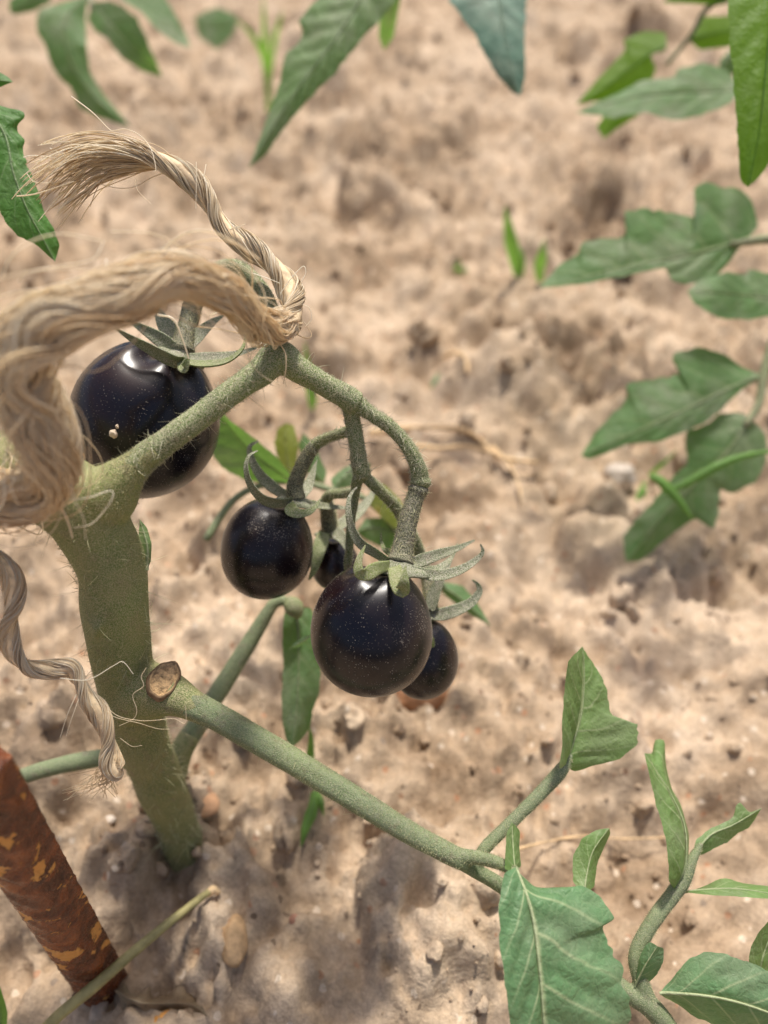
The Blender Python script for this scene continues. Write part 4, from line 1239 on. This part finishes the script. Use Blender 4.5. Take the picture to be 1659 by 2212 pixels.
# ------------------------------------------------------------------ neighbouring foliage
nb = thing('tomato_plant', 'neighbouring tomato plant whose dusty lobed leaves reach in from the right', 'plant', G(2150, 900), 'neighbouring tomato plants')
gb = G(2150, 900)
rs, _, _ = part_tube('main_stem', None, M_STEM, nb, 16, .06, world=(catmull(np.array([gb, gb + np.array([.005, 0, .06]), P(2050, 400, 34), P(1950, 0, 33), P(1760, -260, 30)]), 50), np.linspace(.006, .003, 50)))
ls1 = part_tube('leaf_stalk', [(2060, 430, 34, 26), (1850, 505, 32, 24), (1700, 515, 30.8, 22), (1640, 518, 30.6, 20), (1580, 528, 30.4, 14)], M_STEM, nb, 12, .05, 24)[0]
leaflet('leaflet', [(1610, 520, 30.6), (1583, 527, 30.5), (1464, 555, 30.2), (1359, 576, 30.0), (1254, 600, 30.0), (1164, 621, 30.2)],
        [(1570, 572), (1544, 597), (1512, 608), (1481, 614), (1450, 607), (1443, 580), (1429, 579), (1380, 590), (1324, 600), (1270, 612), (1220, 618)],
        [(1640, 489), (1624, 429), (1597, 405), (1580, 400), (1562, 405), (1545, 396), (1523, 391), (1499, 408), (1500, 430), (1504, 447), (1512, 466), (1490, 464), (1464, 461), (1430, 452), (1394, 447), (1345, 454), (1352, 466), (1356, 485), (1350, 510), (1289, 513), (1254, 524), (1250, 545), (1202, 579)],
        L_FAR, ls1, -.1, .4, 110, 13, veins=5, quilt=.6, midw=6)
ls2 = part_tube('leaf_stalk', [(1850, 505, 32, 24), (1760, 590, 31, 23), (1690, 690, 30.4, 22), (1652, 800, 30.2, 20), (1640, 870, 30.1, 18), (1610, 920, 30.0, 16)], M_STEM, nb, 12, .05, 30)[0]
leaflet('leaflet', [(1720, 650, 30.3), (1640, 640, 30.0), (1560, 632, 29.8), (1485, 628, 29.8)], [(1690, 676), (1659, 682), (1621, 691), (1590, 690), (1551, 687), (1499, 656)], [(1690, 600), (1640, 584), (1617, 579), (1610, 593), (1569, 586), (1513, 604)], L_FAR, ls2, -.2, .4, 60, 10, veins=5, midw=6)
leaflet('leaflet', [(1652, 812, 30.2), (1614, 821, 30.0), (1534, 859, 29.8), (1429, 908, 29.7), (1324, 953, 29.8), (1254, 984, 30.0)],
        [(1603, 840), (1551, 891), (1520, 915), (1481, 932), (1429, 953), (1352, 960), (1310, 980), (1272, 992)],
        [(1603, 793), (1569, 765), (1540, 757), (1516, 751), (1480, 753), (1455, 760), (1450, 778), (1471, 803), (1440, 812), (1411, 817), (1380, 822), (1349, 828), (1356, 852), (1345, 872), (1310, 905), (1290, 930), (1270, 960)], L_FAR, ls2, 0, .5, 100, 12, veins=6, midw=6)
leaflet('leaflet', [(1620, 905, 30.0), (1569, 978, 29.9), (1499, 1048, 29.9), (1429, 1118, 30.1), (1385, 1175, 30.4), (1352, 1214, 30.6)],
        [(1606, 893), (1586, 891), (1551, 894), (1534, 915), (1500, 925), (1481, 936), (1481, 964), (1485, 999), (1460, 1025), (1443, 1041), (1412, 1083), (1377, 1118), (1345, 1159)],
        [(1640, 920), (1652, 936), (1658, 965), (1656, 995), (1645, 1020), (1631, 1041), (1593, 1065), (1575, 1066), (1558, 1055), (1556, 1080), (1553, 1110), (1544, 1145), (1525, 1135), (1506, 1118), (1446, 1159), (1384, 1212)], L_FAR, ls2, .2, .3, 100, 12, veins=6, midw=6)
# upper right spray
ls3 = part_tube('leaf_stalk', [(1950, 0, 33, 22), (1780, -50, 35.5, 20), (1640, -20, 36.5, 16), (1537, 10, 37, 13), (1492, 77, 37.5, 11), (1440, 140, 38, 9)], M_STEM, nb, 10, .05, 30)[0]
leaflet('leaflet', [(1600, 190, 35), (1579, 195, 35), (1429, 200, 35), (1324, 220, 35.2), (1244, 243, 35.5)], [(1579, 223), (1516, 248), (1464, 260), (1429, 255), (1394, 241), (1324, 255)], [(1569, 150), (1540, 140), (1516, 136), (1464, 147), (1457, 166), (1387, 172), (1340, 198)], L_FAR, ls3, -.3, .4, 60, 10, veins=5)
leaflet('leaflet', [(1440, 100, 38), (1400, 120, 38), (1340, 165, 38.2), (1290, 200, 38.4), (1244, 226, 38.6)], [(1436, 110), (1405, 118), (1418, 150), (1400, 185), (1370, 190), (1320, 215)], [(1439, 70), (1394, 66), (1345, 84), (1352, 105), (1324, 136), (1290, 170), (1262, 205)], L_LIT, ls3, .2, .3, 60, 9)
leaflet('leaflet', [(1400, 190, 38), (1350, 235, 38), (1305, 300, 38.2)], [(1370, 190), (1310, 240), (1288, 275)], [(1420, 220), (1370, 255), (1330, 280)], L_LIT, ls3, .1, .2, 40, 8)
leaflet('leaflet', [(1490, 88, 37.6), (1530, 75, 37.6), (1620, 60, 37.8)], [(1500, 60), (1516, 36), (1569, 34), (1600, 40)], [(1510, 108), (1534, 106), (1576, 102), (1600, 90)], L_LIT, ls3, .1, .2, 40, 8)
leaflet('leaflet', [(1600, 105, 36.8), (1575, 125, 36.8), (1550, 175, 37)], [(1575, 108), (1555, 130)], [(1600, 135), (1575, 175)], L_FAR, ls3, .1, .2, 30, 7)
leaflet('leaflet', [(1640, -60, 36.6), (1540, -20, 36.6), (1430, 6, 36.8)], [(1600, -70), (1500, -50)], [(1600, -5), (1560, 12), (1490, 8)], L_LIT, ls3, .1, .2, 30, 7)
ls4 = part_tube('leaf_stalk', [(1738, -260, 29, 26), (1740, -170, 25, 24), (1700, -120, 23, 20)], M_STEM, nb, 10, .05, 20)[0]
leaflet('leaflet', [(1690, -120, 22.5), (1672, 0, 22.0), (1655, 150, 21.8), (1640, 290, 21.8), (1616, 404, 22.0)],
        [(1600, -90), (1572, 0), (1574, 60), (1577, 105), (1582, 155), (1587, 209), (1590, 260), (1594, 314), (1597, 375), (1604, 396)],
        [(1760, -60), (1760, 60), (1735, 200), (1690, 310), (1660, 352), (1640, 384)], L_LIT, ls4, .2, .4, 90, 12, veins=8, quilt=.6, midw=7, label='long leaflet glowing bright green against the light')

# leaves that hang into the top of the picture
tp = thing('tomato_leaf', 'pointed leaflets of a tomato leaf hanging in at the top centre', 'leaf', P(860, -200, 33))
t1 = part_tube('leaf_stalk', [(1000, -420, 33, 24), (900, -300, 32.4, 22), (850, -170, 31.4, 18), (800, -60, 30.5, 16)], M_STEM, tp, 10, .05, 24)[0]
leaflet('leaflet', [(815, -70, 30.4), (770, 10, 30.2), (719, 90, 30), (647, 185, 29.9), (592, 268, 29.9), (537, 363, 30.0)],
        [(740, -60), (685, 0), (660, 25), (645, 47), (652, 70), (643, 93), (620, 115), (608, 140), (605, 175), (592, 212), (575, 255), (562, 296)],
        [(880, -30), (846, 13), (815, 50), (782, 85), (752, 125), (723, 161), (690, 192), (664, 220), (640, 248), (617, 275), (590, 310), (571, 339)], leaf_mat('light_veined_leaf', (.125, .21, .085), (.18, .36, .05), vein=(.30, .38, .20), dust=.28, tw=.36, nv=10), t1, .5, .2, 110, 13, veins=10, quilt=.9, midw=6, label='long pointed leaflet with ribbed side veins')
leaflet('leaflet', [(850, -60, 33), (845, 20, 34), (835, 70, 35), (830, 110, 36)], [(830, -20), (820, 40), (818, 80)], [(868, -20), (858, 40), (850, 80)], L_FAR, t1, .1, .1, 40, 7)
t2 = part_tube('leaf_stalk', [(990, -410, 33, 22), (1040, -300, 32.2, 20), (1068, -180, 31.6, 18), (1075, -80, 31, 14)], M_STEM, tp, 10, .05, 24)[0]
leaflet('leaflet', [(1076, -90, 31), (1080, 0, 30.6), (1092, 90, 30.4), (1106, 160, 30.4), (1122, 207, 30.5)], [(1000, -90), (968, 0), (990, 28), (1011, 55), (1030, 85), (1045, 114), (1062, 145), (1078, 169), (1096, 188), (1108, 200)], [(1150, -90), (1139, 0), (1136, 45), (1134, 85), (1136, 130), (1133, 169), (1128, 198)], leaf_mat('blue_green_leaf', (.115, .22, .155), (.10, .24, .09), vein=(.20, .30, .20), dust=.25, tw=.15), t2, .2, .1, 70, 11, veins=7, label='smooth blue-green pointed leaflet')
lp = thing('tomato_leaf', 'blurred dark tomato leaf drooping in at the upper left corner', 'leaf', P(200, -60, 43))
l1 = part_tube('leaf_stalk', [(230, -260, 44, 18), (205, -150, 43.5, 16), (190, -40, 43, 14), (200, 20, 42, 12)], M_STEM, lp, 10, .05, 24)[0]
leaflet('leaflet', [(190, -10, 42), (140, 40, 41), (150, 125, 41), (200, 205, 41.5), (283, 274, 42)], [(82, 21), (79, 68), (97, 97), (104, 122), (125, 168), (154, 190), (172, 236), (225, 258)], [(185, 40), (188, 97), (194, 154), (229, 210), (255, 242)], L_FAR, l1, .2, .3, 70, 10, label='darkest drooping leaflet with a wavy edge')
leaflet('leaflet', [(200, 5, 42), (240, 55, 41.5), (290, 110, 41.5), (351, 167, 42)], [(188, 40), (205, 66), (233, 86), (258, 122), (308, 154)], [(235, 2), (268, 15), (296, 38), (316, 79), (330, 115)], L_FAR, l1, .2, -.4, 60, 10)
leaflet('leaflet', [(230, -40, 43), (300, 10, 43), (350, 55, 43), (412, 104, 43.4)], [(262, 0), (304, 24), (335, 60), (380, 94)], [(300, -50), (358, -5), (385, 40), (402, 74)], L_FAR, l1, -.2, .4, 50, 9)
leaflet('leaflet', [(120, -30, 44), (70, 0, 44), (20, 25, 44.4)], [(100, -30), (60, -20), (20, 0)], [(110, 5), (70, 25), (35, 32)], L_FAR, l1, .1, .1, 40, 8)
leaflet('leaflet', [(420, 40, 70), (465, 60, 70), (515, 45, 70)], [(430, 80), (470, 108), (500, 80)], [(440, 25), (470, 15), (505, 30)], L_FAR, l1, .1, .1, 40, 8)
# near leaf at the left edge
ln = thing('tomato_leaf', 'fresh green serrated leaf at the left edge, above the twine', 'leaf', P(-60, 300, 18.5))
st = part_tube('leaf_stalk', [(-170, 930, 15.0, 30), (-180, 700, 16.0, 26), (-130, 420, 17.6, 24), (-70, 250, 18.6, 22), (-20, 190, 18.9, 14)], M_STEM, ln, 12, .05, 30)[0]
leaflet('leaflet', [(-40, 215, 18.4), (10, 290, 18.2), (28, 370, 18.1), (58, 450, 18.1), (90, 510, 18.2), (119, 565, 18.4)],
        [(-60, 300), (-45, 380), (-20, 430), (0, 452), (11, 480), (36, 508), (60, 520), (79, 530), (100, 548)],
        [(0, 228), (21, 234), (38, 236), (52, 242), (55, 254), (44, 262), (36, 272), (38, 286), (48, 293), (56, 304), (50, 316), (50, 329), (58, 345), (61, 362), (75, 387), (80, 405), (87, 423), (92, 445), (98, 462), (106, 478), (117, 492), (122, 512), (129, 532), (124, 550)],
        L_LEFT, st, .1, .3, 90, 12, veins=6, quilt=1.0, midw=7)
leaflet('leaflet', [(-45, 170, 18.8), (-10, 172, 18.8), (28, 177, 18.9)], [(-30, 190), (0, 188)], [(-30, 150), (0, 156), (15, 164)], L_LEFT, st, .1, .1, 24, 6)

# ------------------------------------------------------------------ weeds, grass, dry bits
def blade(parent, L, w0, mat=None, nm='blade'):
    """grass blade along rows (x, y, d)"""
    M = np.array(L, float)
    c = catmull(M, 40)
    u = np.linspace(0, 1, 40)
    ww = w0 * np.minimum(1, .55 + u) * np.clip((1 - u) / .55, 0, 1) ** .8 / 2 + .4
    t = np.gradient(c[:, :2], axis=0); t /= np.linalg.norm(t, axis=1)[:, None] + 1e-9
    lft = [(c[i, 0] - t[i, 1] * ww[i], c[i, 1] + t[i, 0] * ww[i]) for i in range(2, 38, 3)]
    rgt = [(c[i, 0] + t[i, 1] * ww[i], c[i, 1] - t[i, 0] * ww[i]) for i in range(2, 38, 3)]
    return leaflet(nm, [tuple(q) for q in L], lft, rgt, mat or L_GRASS, parent, .12, .12, 36, 4, 0, midw=w0 * .12)


def tuft(label, foot, blades, name='grass_tuft', cat='grass', mat=None):
    g = G(*foot)
    t = thing(name, label, cat, g, 'small weeds in the soil')
    d0 = float(np.dot(g - CAM, FWD)) * 100
    for L, w in blades:
        k = len(L)
        rows = [(x, y, lift if lift > 15 else d0 - lift) for (x, y, lift) in L]
        blade(t, rows, w, mat)
    return t


tuft('bright green grass blades under the long leaf stalk', (672, 1700), [([(672, 1700, .2), (670, 1640, .8), (672, 1600, 1.2), (668, 1566, 1.5)], 18), ([(680, 1706, .2), (676, 1745, .9), (660, 1790, 1.2), (650, 1832, 1.3)], 26), ([(684, 1708, .2), (692, 1730, .7), (700, 1765, .8)], 16)])
tuft('thin upright grass blade rising behind the truss stalk', (676, 890), [([(676, 890, .2), (670, 850, 1), (664, 790, 2), (658, 732, 3)], 17), ([(674, 890, .2), (680, 860, 1), (676, 820, 1.5)], 9)])
tuft('pair of short blurred grass blades right of the soil clods', (1120, 600), [([(1120, 600, .2), (1108, 540, 2), (1098, 490, 3), (1092, 442, 4)], 30), ([(1125, 600, .2), (1128, 560, 1), (1120, 530, 1)], 14)])
tuft('small blurred grass shoot just left of the dusty lobed leaves', (1168, 612), [([(1168, 612, .2), (1165, 580, 1), (1172, 545, 2), (1176, 512, 2.5)], 24)])
tuft('tiny dark green seedling in the middle of the bare soil', (950, 810), [([(950, 810, .2), (965, 822, .6), (985, 842, .8), (1004, 862, .9)], 30), ([(950, 812, .2), (948, 826, .6), (955, 850, .8)], 28), ([(950, 808, .2), (940, 825, .5), (930, 840, .7)], 16)], 'weed_seedling', 'seedling', L_FAR)
tuft('curling grass lying across the lowest neighbouring leaf', (1405, 1030), [([(1402, 1030, 29.4), (1420, 1034, 29.2), (1440, 1052, 29.1), (1470, 1085, 29.0), (1498, 1124, 29.1)], 24), ([(1430, 1066, 29.3), (1481, 1044, 29.1), (1551, 1006, 29.0), (1620, 982, 29.0), (1720, 968, 29.2)], 20), ([(1395, 1040, 1.0), (1388, 1060, 2.0), (1376, 1085, 2.2), (1366, 1105, 2.2)], 18), ([(1400, 1030, 1), (1420, 1010, 2.2), (1440, 995, 2.6), (1462, 972, 2.8)], 10), ([(1360, 1120, .5), (1350, 1132, 1), (1340, 1150, 1)], 18)])
tuft('tall thin grass at the top, left of the ribbed leaflet', (580, 250), [([(580, 250, .2), (578, 170, 4), (572, 90, 8), (568, -20, 12)], 18), ([(580, 200, 1), (570, 120, 5), (545, 75, 7), (505, 35, 9)], 16), ([(580, 180, 2), (592, 90, 6), (604, 45, 8), (612, 20, 9)], 12)])
tuft('faint green seedling beside the pair of short grass blades', (990, 590), [([(990, 590, .2), (988, 575, 1), (996, 560, 1.4)], 16), ([(992, 590, .2), (1004, 582, 1), (1014, 586, 1)], 12)], 'weed_seedling', 'seedling', L_FAR)
tuft('green leaf blade cut off by the lower left corner', (-6, 2195), [([(0, 2260, .5), (2, 2200, 1.2), (-4, 2150, 1.6), (-10, 2110, 1.9)], 30)])

M_STRAW = plain_mat('dry_straw', (.74, .53, .30), .7, .3, 300, .15)
M_OLIVE = plain_mat('olive_stalk', (.30, .26, .11), .6, .3, 260)
t = thing('dry_stalk', 'thin olive dry stalk leaning across the foot of the rusty stake', 'stalk', P(300, 2070, 19.5))
part_tube('stalk', [(60, 2270, 17.6, 26), (115, 2205, 18.2, 25), (215, 2120, 19.0, 25), (320, 2030, 19.9, 21), (420, 1950, 20.8, 16), (455, 1924, 21.2, 14)], M_OLIVE, t, 12, .08, 50, seed=51)
part_tube('broken_tip', [(448, 1930, 21.2, 16), (462, 1922, 21.2, 18), (474, 1930, 21.2, 9)], M_STRAW, t, 10, .2, 12, seed=52)
def straw(label, rows, wpx, lift=.55):
    pts = []
    for x, y in rows:
        g = G(x, y); pts.append(g + np.array([0, 0, lift / 100]))
    C = catmull(np.array(pts), 60)
    d0 = float(np.dot(pts[0] - CAM, FWD)) * 100
    R = PX(wpx, d0) / 2 * np.linspace(1, .5, 60) * (1 + .2 * np.sin(np.linspace(0, 17, 60)))
    v, f = tube_geo(C, R, 8, .2, 4)
    o = mesh_obj('dry_root', v, f, M_STRAW)
    set_props(o, label, 'root', 'dry roots and straw on the soil')
    return o
straw('thick pale dry root running right from behind the fruit truss', [(800, 958), (860, 948), (940, 945), (1000, 950), (1040, 975), (1080, 1010), (1160, 1020)], 15)
straw('pale dry root branching below the thick one', [(880, 985), (950, 990), (1010, 985), (1060, 1000), (1110, 1025)], 11)
straw('orange thin dry root hanging down from the branching roots', [(1060, 985), (1090, 1015), (1115, 1060), (1125, 1110)], 7)
straw('curved bit of dry straw beside the tiny dark seedling', [(960, 790), (985, 782), (1005, 798), (1008, 826)], 11)
straw('thin pale thread of root behind the lower leaf stalks', [(1100, 1860), (1180, 1838), (1260, 1826), (1340, 1832), (1450, 1828)], 6)
# curled dead leaf at the foot of the stake
dl = thing('dead_leaf', 'crumpled brown dead leaf on the soil at the foot of the stake', 'leaf', G(320, 2170))
def on(x, y, up): 
    g = G(x, y); return (x, y, float(np.dot(g - CAM, FWD)) * 100 - up)
leaflet('blade', [on(250, 2140, .5), on(300, 2165, .7), on(350, 2168, .8), on(410, 2170, .6), on(450, 2195, .4)], [(262, 2170), (300, 2188), (330, 2192), (345, 2180), (370, 2190), (420, 2196)], [(265, 2128), (300, 2142), (330, 2150), (345, 2138), (360, 2148), (390, 2140), (420, 2155)],
        leaf_mat('dead_brown_leaf', (.27, .19, .11), (.20, .12, .05), vein=(.34, .25, .15), dust=.3, tw=.15), dl, .3, .4, 50, 9, 1.2, wave=.35, veins=7)

# pebbles
def pebble(label, x, y, wx, wy, ang, col, seed, flat=.6, name='pebble', sub=4, amp=.22, sink=.15):
    g = G(x, y)
    d = float(np.dot(g - CAM, FWD)) * 100
    me = stone_mesh(name, seed, plain_mat(name + '_stone', col, .75, .25, 420, bumpd=.0006), sub, amp, 1.3, .04)
    o = bpy.data.objects.new(name, me)
    COL.objects.link(o)
    a, b = PX(wx, d) / 2, PX(wy, d) / 2
    o.scale = (a, b, min(a, b) * flat * 1.3)
    o.rotation_euler = (math.radians(-6), 0, math.radians(ang))
    o.location = (g[0], g[1], g[2] + min(a, b) * flat * (1 - 2 * sink))
    set_props(o, label, 'pebble', 'pebbles on the soil')
    return o
pebble('smooth tan oval pebble on the soil near the bottom', 505, 2035, 62, 108, 18, (.46, .30, .16), 201, .8)
pebble('reddish brown stone just below the small hidden tomato', 915, 1512, 130, 80, 8, (.40, .21, .11), 202, .8)
pebble('rough grey stone beside the lowest neighbouring leaf', 1338, 1048, 66, 60, 0, (.48, .41, .34), 203, .8, amp=.5)
pebble('bright orange chip at the bottom edge', 352, 2203, 44, 34, 20, (.62, .30, .08), 204, .4, sub=2, amp=.5)
pebble('grey-tan pebble below the rusty stake', 216, 2186, 34, 50, -15, (.40, .31, .23), 205, .8)
pebble('tiny reddish round pebble right of the tan oval one', 638, 1990, 26, 22, 0, (.34, .17, .11), 206, .8)
pebble('pale cream pebble on the soil left of the tan oval one', 333, 2052, 30, 24, 20, (.58, .46, .32), 207, .7, sink=.3)
pebble('orange-brown flat stone behind the stem foot', 445, 1735, 44, 76, 24, (.42, .24, .13), 208, .4, sub=3, amp=.4, sink=.35)
pebble('white chip of stone in the soil left of the stem foot', 237, 1772, 26, 20, 0, (.62, .54, .45), 209, .6, sink=.35)
pebble('pale stone below the fruit, left of the reddish stone', 765, 1552, 44, 62, 8, (.46, .35, .24), 210, .5, sink=.4)
pebble('white pebble on the soil below the long leaf stalk', 722, 1898, 22, 24, 0, (.64, .57, .48), 211, .6, sink=.35)
pebble('whitish pebble near the bottom centre', 811, 2135, 20, 22, 0, (.62, .54, .45), 212, .6, sink=.35)
